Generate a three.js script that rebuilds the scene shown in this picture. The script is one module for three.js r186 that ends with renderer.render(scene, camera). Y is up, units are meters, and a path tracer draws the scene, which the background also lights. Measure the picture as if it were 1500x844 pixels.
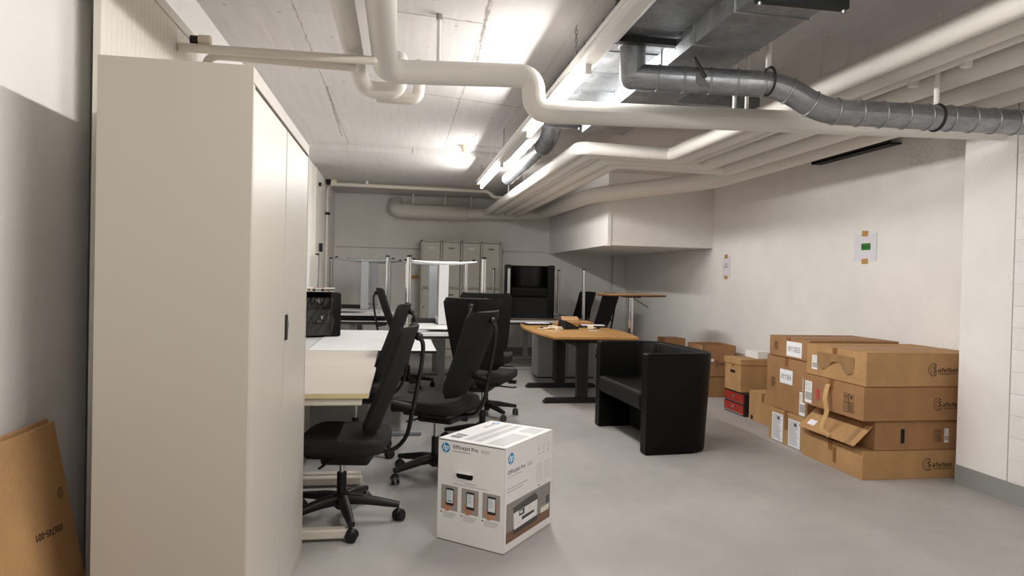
import * as THREE from 'three';
import { RoundedBoxGeometry } from 'three/addons/geometries/RoundedBoxGeometry.js';
import { mergeGeometries, mergeVertices, toCreasedNormals } from 'three/addons/utils/BufferGeometryUtils.js';
import { RectAreaLightUniformsLib } from 'three/addons/lights/RectAreaLightUniformsLib.js';

// ------------------------------------------------------------ camera, exposure
const scene = new THREE.Scene();
const camera = new THREE.PerspectiveCamera(46.383, 1500 / 844, 0.05, 60);
{
  const r = new THREE.Vector3(0.98609, 0.02316, 0.16457), u = new THREE.Vector3(-0.02065, 0.99964, -0.01696), f = new THREE.Vector3(0.1649, -0.01332, -0.98622);
  camera.quaternion.setFromRotationMatrix(new THREE.Matrix4().makeBasis(r, u, f.clone().negate()));
  camera.position.set(0, 1.345, 0);
}
const renderer = new THREE.WebGLRenderer({ antialias: true });
renderer.toneMapping = THREE.LinearToneMapping;
renderer.toneMappingExposure = 4.0;
renderer.shadowMap.enabled = true;
RectAreaLightUniformsLib.init();
scene.background = new THREE.Color(0x000000);
const TUBE_LIGHT = 33, TUBE_COLOR = new THREE.Color(1.0, 0.98, 0.955);   // fluorescent tubes: luminance of each of the three faces

// ------------------------------------------------------------ helpers
let seed = 7;
const rnd = () => { seed = (seed * 1664525 + 1013904223) >>> 0; return seed / 4294967296; };
const V = (x, y, z) => new THREE.Vector3(x, y, z);
const names = new Map();
function numbered(n) { const k = names.get(n) ?? 0; names.set(n, k + 1); return k ? `${n}_${String(k).padStart(3, '0')}` : n; }
function thing(name, label, category, pos = [0, 0, 0], turn = 0, group) {
  const o = new THREE.Group(); o.name = numbered(name); o.position.set(...pos); o.rotation.y = turn;
  o.userData = { label, category }; if (group) o.userData.group = group;
  scene.add(o); return o;
}
function part(parent, name, geo, mat, pos, rot) {
  const m = new THREE.Mesh(geo, mat); m.name = name; m.castShadow = m.receiveShadow = true;
  if (pos) m.position.set(...pos); if (rot) m.rotation.set(...rot);
  parent.add(m); return m;
}
function solo(name, label, category, geo, mat, pos, rot, group) {
  const m = part(scene, numbered(name), geo, mat, pos, rot); m.userData = { label, category }; if (group) m.userData.group = group; return m;
}
function struct(name, geo, mat) { const m = part(scene, name, geo, mat); m.userData = { kind: 'structure', label: undefined }; delete m.userData.label; return m; }
// uv in metres from the dominant axis of each vertex normal
function metric(g, s = 1) {
  g = g.index ? g.toNonIndexed() : g; g.computeVertexNormals();
  const p = g.attributes.position, n = g.attributes.normal, uv = new Float32Array(p.count * 2);
  for (let i = 0; i < p.count; i++) {
    const ax = Math.abs(n.getX(i)), ay = Math.abs(n.getY(i)), az = Math.abs(n.getZ(i));
    let a, b; if (ay >= ax && ay >= az) { a = p.getX(i); b = p.getZ(i); } else if (ax >= az) { a = p.getZ(i); b = p.getY(i); } else { a = p.getX(i); b = p.getY(i); }
    uv[i * 2] = a * s; uv[i * 2 + 1] = b * s;
  }
  g.setAttribute('uv', new THREE.BufferAttribute(uv, 2)); return g;
}
function box(x0, x1, y0, y1, z0, z1) { const g = new THREE.BoxGeometry(Math.abs(x1 - x0), Math.abs(y1 - y0), Math.abs(z1 - z0)); g.translate((x0 + x1) / 2, (y0 + y1) / 2, (z0 + z1) / 2); return g; }
function rbox(w, h, d, r = 0.008, seg = 2) { return new RoundedBoxGeometry(w, h, d, seg, Math.min(r, w * 0.49, h * 0.49, d * 0.49)); }
function cyl(r, h, seg = 20, r2 = r) { return new THREE.CylinderGeometry(r2, r, h, seg); }
// join with uv + normal only
function join(list) { return mergeGeometries(list.map((g) => { g = g.index ? g.toNonIndexed() : g; for (const k of Object.keys(g.attributes)) if (!['position', 'normal', 'uv'].includes(k)) g.deleteAttribute(k); return g; })); }
// round the corners of a polyline
function bend(pts, R = 0.1, n = 7) {
  const out = [pts[0].clone()];
  for (let i = 1; i < pts.length - 1; i++) {
    const a = pts[i - 1], b = pts[i], c = pts[i + 1];
    const d1 = a.clone().sub(b), d2 = c.clone().sub(b), k = Math.min(R, d1.length() * 0.48, d2.length() * 0.48);
    const p = b.clone().addScaledVector(d1.normalize(), k), q = b.clone().addScaledVector(d2.normalize(), k);
    for (let j = 0; j <= n; j++) { const t = j / n; out.push(p.clone().multiplyScalar((1 - t) ** 2).addScaledVector(b, 2 * t * (1 - t)).addScaledVector(q, t * t)); }
  }
  out.push(pts[pts.length - 1].clone()); return out;
}
// sweep a rounded profile along points; size: radius | [w,h] | array per point
function sweep(pts, size, seg = 14, pow = 2, up = V(0, 1, 0)) {
  const pos = [], idx = [], uv = []; let L = 0, prevSide = null; const N = pts.length;
  const sz = (i) => { const s = Array.isArray(size) && Array.isArray(size[0]) ? size[Math.min(i, size.length - 1)] : size; return Array.isArray(s) ? s : [s, s]; };
  for (let i = 0; i < N; i++) {
    const t = pts[Math.min(i + 1, N - 1)].clone().sub(pts[Math.max(i - 1, 0)]).normalize();
    let side; if (prevSide) side = prevSide.clone().addScaledVector(t, -prevSide.dot(t)).normalize(); else { side = t.clone().cross(up); if (side.length() < 0.05) side = t.clone().cross(V(1, 0, 0)); side.normalize(); }
    prevSide = side; const nu = side.clone().cross(t).normalize();
    if (i) L += pts[i].distanceTo(pts[i - 1]);
    const [w, h] = sz(i);
    for (let j = 0; j <= seg; j++) {
      const a = j / seg * Math.PI * 2, c = Math.cos(a), s = Math.sin(a), k = 2 / pow;
      const x = Math.sign(c) * Math.abs(c) ** k * w, y = Math.sign(s) * Math.abs(s) ** k * h;
      const p = pts[i].clone().addScaledVector(side, x).addScaledVector(nu, y);
      pos.push(p.x, p.y, p.z); uv.push(j / seg, L);
    }
  }
  for (let i = 0; i < N - 1; i++) for (let j = 0; j < seg; j++) { const a = i * (seg + 1) + j, b = a + seg + 1; idx.push(a, a + 1, b, b, a + 1, b + 1); }
  for (const [i, f] of [[0, 1], [N - 1, 0]]) {
    const c = pos.length / 3; pos.push(pts[i].x, pts[i].y, pts[i].z); uv.push(0.5, 0);
    const base = pos.length / 3; for (let j = 0; j <= seg; j++) { const k = (i * (seg + 1) + j) * 3; pos.push(pos[k], pos[k + 1], pos[k + 2]); uv.push(0.5, 0); }
    for (let j = 0; j < seg; j++) f ? idx.push(c, base + j + 1, base + j) : idx.push(c, base + j, base + j + 1);
  }
  const g = new THREE.BufferGeometry(); g.setAttribute('position', new THREE.Float32BufferAttribute(pos, 3)); g.setAttribute('uv', new THREE.Float32BufferAttribute(uv, 2)); g.setIndex(idx); g.computeVertexNormals(); return g;
}
// closed thin shell around a centre surface fn(u,v)
function shell(fn, nu, nv, th) {
  const pos = [], idx = [], W = nu + 1;
  for (const s of [1, -1]) for (let j = 0; j <= nv; j++) for (let i = 0; i <= nu; i++) {
    const u = i / nu, v = j / nv, p = fn(u, v), e = 1e-3;
    const n = fn(Math.min(1, u + e), v).sub(fn(Math.max(0, u - e), v)).cross(fn(u, Math.min(1, v + e)).sub(fn(u, Math.max(0, v - e)))).normalize();
    p.addScaledVector(n, s * th / 2); pos.push(p.x, p.y, p.z);
  }
  const o = W * (nv + 1);
  for (let j = 0; j < nv; j++) for (let i = 0; i < nu; i++) { const a = j * W + i; idx.push(a, a + 1, a + W, a + 1, a + W + 1, a + W, o + a, o + a + W, o + a + 1, o + a + 1, o + a + W, o + a + W + 1); }
  const rim = (a, b) => idx.push(a, o + a, b, b, o + a, o + b);
  for (let i = 0; i < nu; i++) { rim(i, i + 1); rim(nv * W + i + 1, nv * W + i); }
  for (let j = 0; j < nv; j++) { rim((j + 1) * W, j * W); rim(j * W + nu, (j + 1) * W + nu); }
  const g = new THREE.BufferGeometry(); g.setAttribute('position', new THREE.Float32BufferAttribute(pos, 3)); g.setIndex(idx); 
  const r = toCreasedNormals(g, 0.9); r.setAttribute('uv', new THREE.Float32BufferAttribute(new Float32Array(r.attributes.position.count * 2), 2)); return metric2(r);
}
function metric2(g) { const p = g.attributes.position, uv = g.attributes.uv; for (let i = 0; i < p.count; i++) uv.setXY(i, p.getX(i) + p.getZ(i) * 0.5, p.getY(i)); return g; }
function extrude(pts, depth, bevel = 0, seg = 2, curve = 12) {
  const sh = Array.isArray(pts) ? new THREE.Shape(pts.map(([x, y]) => new THREE.Vector2(x, y))) : pts;
  return new THREE.ExtrudeGeometry(sh, { depth, bevelEnabled: bevel > 0, bevelSize: bevel, bevelThickness: bevel, bevelSegments: seg, curveSegments: curve });
}
function roundRect(w, h, r) { const s = new THREE.Shape(), x = -w / 2, y = -h / 2; s.moveTo(x + r, y); s.lineTo(x + w - r, y); s.quadraticCurveTo(x + w, y, x + w, y + r); s.lineTo(x + w, y + h - r); s.quadraticCurveTo(x + w, y + h, x + w - r, y + h); s.lineTo(x + r, y + h); s.quadraticCurveTo(x, y + h, x, y + h - r); s.lineTo(x, y + r); s.quadraticCurveTo(x, y, x + r, y); return s; }

// ------------------------------------------------------------ textures
function canvas(w, h, draw) { const c = document.createElement('canvas'); c.width = w; c.height = h; const g = c.getContext('2d'); draw(g, w, h); const t = new THREE.CanvasTexture(c); t.colorSpace = THREE.SRGBColorSpace; t.anisotropy = 8; return t; }
function lattice(n, s) { const a = new Float32Array(n * n); let q = s; for (let i = 0; i < n * n; i++) { q = (q * 1664525 + 1013904223) >>> 0; a[i] = q / 4294967296; } return a; }
function vnoise(n, f, s) {             // tileable value noise, n x n
  const L = lattice(f, s), out = new Float32Array(n * n), sm = (t) => t * t * (3 - 2 * t);
  for (let y = 0; y < n; y++) for (let x = 0; x < n; x++) {
    const fx = x / n * f, fy = y / n * f, x0 = fx | 0, y0 = fy | 0, tx = sm(fx - x0), ty = sm(fy - y0), x1 = (x0 + 1) % f, y1 = (y0 + 1) % f;
    out[y * n + x] = (L[y0 * f + x0] * (1 - tx) + L[y0 * f + x1] * tx) * (1 - ty) + (L[y1 * f + x0] * (1 - tx) + L[y1 * f + x1] * tx) * ty;
  } return out;
}
function fbm(n, octs, s) { const out = new Float32Array(n * n); let tot = 0; octs.forEach(([f, a], i) => { const v = vnoise(n, f, s + i * 77); tot += a; for (let k = 0; k < n * n; k++) out[k] += v[k] * a; }); for (let k = 0; k < n * n; k++) out[k] /= tot; return out; }
function toTex(n, fn, srgb, rep = 1) {
  const d = new Uint8Array(n * n * 4); for (let i = 0; i < n * n; i++) { const c = fn(i); d[i * 4] = c[0]; d[i * 4 + 1] = c[1]; d[i * 4 + 2] = c[2]; d[i * 4 + 3] = 255; }
  const t = new THREE.DataTexture(d, n, n); t.wrapS = t.wrapT = THREE.RepeatWrapping; t.magFilter = THREE.LinearFilter; t.minFilter = THREE.LinearMipmapLinearFilter; t.generateMipmaps = true;
  if (srgb) t.colorSpace = THREE.SRGBColorSpace; t.repeat.set(rep, rep); t.needsUpdate = true; return t;
}
const nA = fbm(512, [[6, 1], [16, .7], [48, .5], [128, .45]], 3), nB = fbm(512, [[4, 1], [9, .8], [22, .5]], 91), nF = fbm(512, [[96, 1], [200, .8]], 41);
const tint = (r, g, b, noise, amp, extra) => (i) => { const k = 1 + (noise[i] - .5) * amp + (extra ? extra(i) : 0); return [Math.max(0, Math.min(255, r * k)), Math.max(0, Math.min(255, g * k)), Math.max(0, Math.min(255, b * k))]; };
const speck = (th, amt) => (i) => (nF[i] > th && nA[i] > .55 ? -amt : 0);
const wallMap = toTex(512, tint(233, 230, 226, nB, .06, speck(.86, .07)), true, 0.45);
const wallBump = toTex(512, (i) => { const k = 255 * nA[i]; return [k, k, k]; }, false, 0.9);
const floorMap = toTex(512, (i) => { const k = 1 + (nB[i] - .5) * .12 + (nA[i] - .5) * .06; return [167 * k, 163 * k, 160 * k]; }, true, 0.35);
const floorRough = toTex(512, (i) => { const k = 255 * (.42 + .3 * nB[(i * 7 + 1000) % (512 * 512)] ** 1); return [k, k, k]; }, false, 0.35);
const cardMap = toTex(512, tint(178, 138, 92, nB, .16, (i) => (nF[i] - .5) * .08), true, 1.3);
const cardMap2 = toTex(512, tint(160, 118, 78, nB, .16, (i) => (nF[i] - .5) * .08), true, 1.3);
const galvMap = toTex(512, (i) => { const k = 1 + (nA[i] - .5) * .35; return [156 * k, 159 * k, 162 * k]; }, true, 2.2);
const galvRough = toTex(512, (i) => { const k = 255 * (.42 + .22 * nB[i]); return [k, k, k]; }, false, 1.5);
const woodMap = toTex(512, (i) => { const x = i % 512, y = (i / 512) | 0, s = nB[((y * 3) % 512) * 512 + (x >> 4)], k = .88 + .22 * s + (nF[((y) % 512) * 512 + (x >> 3)] - .5) * .12; return [192 * k, 145 * k, 86 * k]; }, true, 1);
const fabricBump = toTex(256, (i) => { const x = i % 256, y = (i / 256) | 0, k = 128 + 80 * Math.sin(x * Math.PI / 4) * Math.sin(y * Math.PI / 4); return [k, k, k]; }, false, 22);
const leatherBump = toTex(512, (i) => { const k = 255 * nF[i]; return [k, k, k]; }, false, 3);

// ------------------------------------------------------------ materials
const mat = (color, roughness = .6, metalness = 0, extra = {}) => new THREE.MeshStandardMaterial({ color, roughness, metalness, ...extra });
const M = {
  wall: mat(0xffffff, .85, 0, { map: wallMap, bumpMap: wallBump, bumpScale: .004 }),
  pillar: mat(0xffffff, .85, 0, { map: wallMap, bumpMap: wallBump, bumpScale: .003 }),
  ceilCol: null,
  floor: mat(0xffffff, 1, 0, { map: floorMap, roughnessMap: floorRough, bumpMap: wallBump, bumpScale: .0012 }),
  plinth: mat(0x8f8f8d, .7, 0, { bumpMap: wallBump, bumpScale: .003 }),
  cabinet: mat(0xb3aca1, .5), cabinetDoor: mat(0xbab4aa, .4), rib: mat(0xe4dfd3, .55), ribTrim: mat(0xe0dbd0, .5),
  dark: mat(0x1a1918, .6), black: mat(0x080808, .45), blackPlastic: mat(0x090909, .5), blackMatt: mat(0x060606, .9),
  mesh: mat(0x060606, .85, 0, { bumpMap: fabricBump, bumpScale: .001 }), seatFabric: mat(0x19191b, .95, 0, { bumpMap: fabricBump, bumpScale: .001 }),
  leather: new THREE.MeshPhysicalMaterial({ color: 0x040404, roughness: .45, specularIntensity: .35, bumpMap: leatherBump, bumpScale: .0012 }),
  chrome: mat(0xd6d6d6, .12, 1), steel: mat(0xa8aaac, .35, 1), silver: mat(0x9da0a3, .42, .6), silverPaint: mat(0xa9abad, .45, .25),
  galv: mat(0xffffff, 1, 1, { map: galvMap, roughnessMap: galvRough }), galvDark: mat(0x4a4c4e, .45, .9), strut: mat(0x2c2d2e, .5, .7),
  pipeBeige: mat(0xdad6ce, .42), pipeWhite: mat(0xe2ded6, .7, 0, { bumpMap: wallBump, bumpScale: .003 }), conduit: mat(0xdad4c9, .45),
  deskBeige: mat(0xbab1a8, .5), deskEdge: mat(0xc9b98c, .6), beigeMetal: mat(0xcdc5b6, .45), deskWhite: mat(0xdcdcdc, .45), deskGrey: mat(0xc6c6c5, .5),
  wood: mat(0xffffff, .42, 0, { map: woodMap }), woodEdge: mat(0x5e3a1c, .6), locker: mat(0xbdb9ad, .5), lockerDoor: mat(0xc4c0b4, .48), label: mat(0x7b7870, .6),
  card: mat(0xffffff, .85, 0, { map: cardMap }), card2: mat(0xffffff, .85, 0, { map: cardMap2 }), cardEdge: mat(0xc39e6c, .9), tape: mat(0x8a5c33, .3), tapeClear: mat(0x9a7a55, .2), paper: mat(0xecebef, .8), red: mat(0x9c2a1c, .45), whiteCard: mat(0xe9e7e4, .6),
  lampBody: mat(0xe3e1dc, .45), cream: mat(0xe6dcc0, .5), maskTape: mat(0xb98a45, .6), screen: mat(0x23272d, .2), plug: mat(0xe0d6bf, .5),
};
const decalMat = (t, rough = .7, alpha = false) => new THREE.MeshStandardMaterial({ map: t, roughness: rough, transparent: alpha });
function decal(parent, name, w, h, m, pos, rot) { const g = new THREE.PlaneGeometry(w, h); const d = part(parent, name, g, m, pos, rot); d.castShadow = false; return d; }

// ------------------------------------------------------------ the room (X -1.13..4.15, back wall z -12.05)
const XL = -1.13, XR = 4.15, XP = 3.84, ZB = -12.05, YC = 2.83;
{
  const f = metric(box(XL - 1.4, XR + .3, -.12, 0, 7.3, ZB - .3)); struct('floor', f, M.floor);
  const wl = join([box(XL - .25, XL, 0, 3.1, 7.2, -2.69), box(XL - .25, XL, 0, 3.1, -3.02, -9.0), box(XL - .25, XL, 0, 3.1, -10.35, ZB - .2), box(XL - .25, XL, 2.68, 3.1, -9.0, -10.35), box(XL - 1.3, XL - 1.2, 0, 3.1, -8.4, -11.6), box(XL - 1.2, XL - .25, 0, 3.1, -8.4, -8.5), box(XL - 1.2, XL - .25, 0, 3.1, -11.5, -11.6), box(XL - 1.2, XL - .25, 2.9, 3.1, -8.5, -11.5), box(XL - .62, XL - .5, 0, 3.1, -2.5, -3.2), box(XL - .5, XL - .25, 0, 3.1, -2.55, -2.69), box(XL - .5, XL - .25, 0, 3.1, -3.02, -3.16)]);
  struct('wall_left', metric(wl), M.wall);
  const wb = struct('wall_back', metric(join([box(XL - .3, XR + .3, 0, 3.1, ZB, ZB - .2)])), M.wall);
  part(wb, 'wall_lining', metric(box(XL, 3.86, .0, 1.82, ZB + .04, ZB)), M.wall); part(wb, 'wall_lining', metric(box(XL, 3.86, 1.845, YC - .06, ZB + .04, ZB)), M.wall);
  part(wb, 'pilaster', metric(box(3.9, XR, 0, YC, ZB + .05, ZB)), M.wall);
  const wr = struct('wall_right', metric(box(XR, XR + .25, 0, 3.1, 7.2, ZB - .2)), M.wall);
  part(wr, 'pillar', metric(box(XP, XR, 0, YC, -3.69, -4.085)), M.pillar);
  part(wr, 'mortar', metric(box(XP + .005, XR, 0, YC, 7.0, -3.685)), M.pillar);
  const blk = [metric(rbox(.3, .1345, .39, .003, 1)), metric(rbox(.3, .1345, .19, .003, 1))];
  for (let row = 0; row < 20; row++) {
    let z = -3.68, first = row % 2 === 1;
    for (let k = 0; k < 7; k++) { const L = first ? .19 : .39; const b = part(wr, 'block', blk[first ? 1 : 0], M.pillar, [XP + .15 + (rnd() - .5) * .002, .069 + row * .1385, z + L / 2]); z += L + .005; first = false; }
  }
  const glue = canvas(256, 256, (g) => { g.clearRect(0, 0, 256, 256); let q = 11; const R = () => { q = (q * 1664525 + 1013904223) >>> 0; return q / 4294967296; }; for (let i = 0; i < 420; i++) { const x = R() * 250, y = R() * 250; g.fillStyle = `rgba(52,46,42,${.25 + R() * .6})`; g.fillRect(x, y, 1 + R() * 3, 1 + R() * 5); } });
  const gm = decalMat(glue, .9, true);
  decal(wr, 'glue_residue', .32, .28, gm, [XR - .002, 2.47, -4.88], [0, -Math.PI / 2, 0]); decal(wr, 'glue_residue', .18, .3, gm, [XR - .002, 2.46, -4.5], [0, -Math.PI / 2, 0]);
  struct('wall_front', metric(box(XL - .3, XR + .3, 0, 3.1, 7.0, 7.2)), M.wall);
  struct('baseboard_right', join([metric(box(XP - .004, XP + .01, 0, .131, 7.0, -4.087)), metric(box(XP, XR, 0, .131, -4.086, -4.09)), metric(box(XR - .004, XR, 0, .131, -4.09, ZB))]), M.plinth);
  struct('baseboard_back', metric(box(XL, 3.88, 0, .11, ZB + .046, ZB + .03)), M.plinth);
  // ceiling: board-marked concrete, joints and cracks drawn where the photograph has them (1 px = 1 cm x .9)
  const S = 170;   // pixels per metre
  const ct = canvas(930, 2048, (g, w, h) => {
    g.fillStyle = '#d0ccca'; g.fillRect(0, 0, w, h);
    let q = 5; const R = () => { q = (q * 1664525 + 1013904223) >>> 0; return q / 4294967296; };
    for (let i = 0; i < 5200; i++) { const x = R() * w, y = R() * h, a = .012 + R() * .03; g.fillStyle = R() > .5 ? `rgba(120,108,98,${a})` : `rgba(255,250,244,${a * 1.6})`; g.fillRect(x, y, 2 + R() * 4, 8 + R() * 90); }
    const P = (X, Z) => [(X - XL) * S, (Z + 12.05) * S];
    const crack = (x0, z0, x1, z1, lw, col) => { let [a, b] = P(x0, z0), [c, d] = P(x1, z1); const n = Math.max(4, Math.hypot(c - a, d - b) / 9 | 0); for (let i = 0; i < n; i++) { const t = i / n, t2 = (i + 1) / n; g.strokeStyle = col; g.lineWidth = lw * (.5 + R()); g.beginPath(); g.moveTo(a + (c - a) * t + (R() - .5) * 1.6, b + (d - b) * t + (R() - .5) * 1.6); g.lineTo(a + (c - a) * t2 + (R() - .5) * 1.6, b + (d - b) * t2 + (R() - .5) * 1.6); g.stroke(); } };
    const dk = 'rgba(120,108,98,.6)', fa = 'rgba(150,138,128,.22)';
    for (const X of [-.62, -.06, .45, .98, 1.6, 2.2, 2.85, 3.4]) crack(X, 0, X + .02, -7.8, 1.1, X === .45 || X === -.62 ? dk : fa);
    for (const Z of [-1.6, -2.8, -3.95, -5.15, -6.4, -7.4]) crack(XL, Z, XR, Z + .03, 1.0, fa);
    crack(.43, -3.4, .5, -4.75, 2.6, dk); crack(-.05, -3.85, .45, -3.92, 2.4, dk); crack(.1, -5.5, 1.0, -5.75, 2.2, dk); crack(-.6, -5.5, -.64, -7.4, 1.8, dk); crack(.75, -6.9, .7, -7.6, 2, dk);
    for (let i = 0; i < 260; i++) { const [x, y] = P(XL + R() * 5.2, -R() * 8); g.fillStyle = `rgba(90,80,72,${.25 + R() * .4})`; g.fillRect(x, y, 1 + R() * 2.5, 1 + R() * 2.5); }
  });
  ct.flipY = false;
  const ceil = join([box(XL - .3, XR + .3, YC, 3.1, 7.2, -7.9), box(XL - .3, XR + .3, YC - .06, 3.1, -7.9, ZB - .2)]);
  const cp = ceil.attributes.position, cu = ceil.attributes.uv; for (let i = 0; i < cp.count; i++) cu.setXY(i, (cp.getX(i) - XL) * S / 930, (cp.getZ(i) + 12.05) * S / 2048);
  M.ceilCol = mat(0xffffff, .9, 0, { map: ct, bumpMap: wallBump, bumpScale: .003 }); ct.wrapS = ct.wrapT = THREE.RepeatWrapping;
  struct('ceiling', ceil, M.ceilCol);
  struct('wall_soffit', metric(join([box(2.68, XR, 1.82, YC, -8.5, ZB)])), M.wall);
  struct('trim_1', metric(box(2.672, 2.72, 1.81, YC, -8.49, -8.54)), M.wall);
  // door and dark reveal in the left wall, beyond the cabinets
  const d = struct('door_1', box(XL - .012, XL + .01, .01, 2.67, -9.42, -10.35), M.ribTrim);
  part(d, 'door_frame', box(XL, XL + .05, 0, 2.72, -8.93, -9.0), M.ribTrim);
  part(d, 'handle', rbox(.05, .12, .03, .01), M.black, [XL + .045, 1.72, -9.62]);
  part(d, 'hinge', cyl(.018, .05), M.dark, [XL + .03, 2.58, -9.53]);
}

// ------------------------------------------------------------ fluorescent trunking (X .97..1.08, underside 2.565)
{
  const t = thing('light_trunking', 'long cream fluorescent light trunking hung on chains under the ceiling', 'lamp', [1.025, 2.565, 0]);
  part(t, 'rail', extrude([[-.055, .012], [-.03, 0], [.03, 0], [.055, .012], [.055, .06], [-.055, .06]], 11.6), M.lampBody, [0, 0, -8.8]);
  part(t, 'rail_lip', box(-.06, -.055, .03, .06, -8.8, 2.8), M.lampBody);
  const tubeMat = new THREE.MeshStandardMaterial({ color: 0xffffff, emissive: 0xfff6ea, emissiveIntensity: 3.0, roughness: .4 });
  for (const [z0, z1] of [[-8.7, -6.98], [-5.45, -3.71], [-2.17, -.43], [1.1, 2.75]]) {
    const L = z1 - z0, zc = (z0 + z1) / 2;
    const b = part(t, 'tube', cyl(.019, L, 16), tubeMat, [.0, -.035, zc], [Math.PI / 2, 0, 0]); b.castShadow = false;
    for (const z of [z0 - .015, z1 + .015]) part(t, 'lamp_holder', rbox(.036, .07, .03, .006), M.lampBody, [0, -.022, z]);
    for (const [dx, dy, tx, ty, k] of [[0, -.0235, 0, -1, .7], [-.0235, -.004, -1, -.3, 1.15], [.0235, -.004, 1, -.3, 1.15]]) {
      const r = new THREE.RectAreaLight(TUBE_COLOR, TUBE_LIGHT * k, L, .036); r.position.set(1.025 + dx, 2.53 + dy, zc);
      r.lookAt(1.025 + dx + tx, 2.53 + dy + ty, zc);
      r.width = Math.abs(tx) > .5 ? L : .036; r.height = Math.abs(tx) > .5 ? .036 : L;
      scene.add(r); r.name = 'tube_light';
    }
  }
  // chains
  const link = new THREE.TorusGeometry(.011, .0028, 6, 10); link.scale(.75, 1.35, 1);
  for (const z of [-3.81, -6.55, -8.4]) { const n = Math.floor((YC - 2.635) / .024); for (let i = 0; i < n; i++) part(t, 'chain_link', link, M.steel, [-.045, .075 + i * .024, z], [0, i % 2 ? Math.PI / 2 : 0, 0]); }
}

// ------------------------------------------------------------ rectangular galvanised ducts
function rectDuct(name, label, x0, x1, y0, y1, z0, z1, step) {
  const t = thing(name, label, 'duct', [(x0 + x1) / 2, y0, z0]);
  const w = x1 - x0, h = y1 - y0; let z = 0; const n = Math.round((z0 - z1) / step), L = (z0 - z1) / n;
  const g = (() => { // section with a cross-broken underside
    const a = [[-w / 2, 0], [w / 2, 0], [w / 2, h], [-w / 2, h]], s = L - .006, pos = [], q = (p0, p1, p2) => pos.push(...p0, ...p1, ...p2);
    const c = [0, -.005, -s / 2], A = [-w / 2, 0, 0], B = [w / 2, 0, 0], Cc = [w / 2, 0, -s], D = [-w / 2, 0, -s];
    q(A, c, B); q(B, c, Cc); q(Cc, c, D); q(D, c, A);
    const A2 = [-w / 2, h, 0], B2 = [w / 2, h, 0], C2 = [w / 2, h, -s], D2 = [-w / 2, h, -s], m1 = [-w / 2 - .004, h / 2, -s / 2], m2 = [w / 2 + .004, h / 2, -s / 2];
    q(A, A2, m1); q(A2, D2, m1); q(D2, D, m1); q(D, A, m1); q(B, m2, B2); q(B2, m2, C2); q(C2, m2, Cc); q(Cc, m2, B); q(A2, B2, C2); q(A2, C2, D2); q(A, B, B2); q(A, B2, A2); q(D, C2, Cc); q(D, D2, C2);
    const G = new THREE.BufferGeometry(); G.setAttribute('position', new THREE.Float32BufferAttribute(pos, 3)); return metric(G);
  })();
  const seam = join([box(-w / 2 - .006, w / 2 + .006, -.006, .0, .003, -.003), box(-w / 2 - .006, -w / 2, -.006, h, .003, -.003), box(w / 2, w / 2 + .006, -.006, h, .003, -.003)]);
  for (let i = 0; i < n; i++) { part(t, 'duct_section', g, M.galv, [0, 0, -i * L]); if (i) part(t, 'seam', seam, M.galv, [0, 0, -i * L + .003]); }
  return t;
}
rectDuct('rectangular_duct', 'shallow galvanised rectangular duct right beside the light trunking', 1.085, 1.398, 2.625, 2.80, 1.4, -5.55, .38);
rectDuct('rectangular_duct', 'wider lower galvanised rectangular duct right of the shallow duct', 1.402, 1.745, 2.52, 2.80, 1.4, -5.2, .42);
rectDuct('branch_duct', 'dark galvanised branch duct crossing behind the spiral duct', 1.76, 2.5, 2.60, 2.81, -4.45, -5.1, .65);
// struts and rods carrying the ducts
function hanger(label, x0, x1, y, z) {
  const t = thing('duct_hanger', label, 'bracket', [(x0 + x1) / 2, y, z]); const w = x1 - x0;
  part(t, 'rail', extrude([[-.02, 0], [.02, 0], [.02, .035], [.012, .035], [.012, .006], [-.012, .006], [-.012, .035], [-.02, .035]], w), M.strut, [-w / 2, -.036, 0], [0, Math.PI / 2, 0]);
  for (const s of [-1, 1]) { part(t, 'rod', cyl(.005, YC - y + .05, 8), M.steel, [s * (w / 2 - .012), (YC - y) / 2 - .022, 0]); part(t, 'nut', cyl(.011, .012, 6), M.steel, [s * (w / 2 - .012), -.044, 0]); }
}
hanger('black strut under the shallow duct above the spiral duct elbow', 1.06, 1.42, 2.618, -3.36);
hanger('black strut under the wide duct at the top of the picture', 1.385, 1.78, 2.513, -2.51);
hanger('small strut under the far end of the shallow duct', 1.06, 1.42, 2.618, -5.3);
{ const t = thing('duct_hanger', 'dark upright channel hanging beside the light trunking', 'bracket', [1.07, 2.6, -3.25]); part(t, 'channel', box(-.018, .0, .03, YC - 2.6, -.02, .02), M.strut); part(t, 'bolt', cyl(.008, .03, 6), M.steel, [-.02, .15, 0], [0, 0, Math.PI / 2]); }

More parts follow.
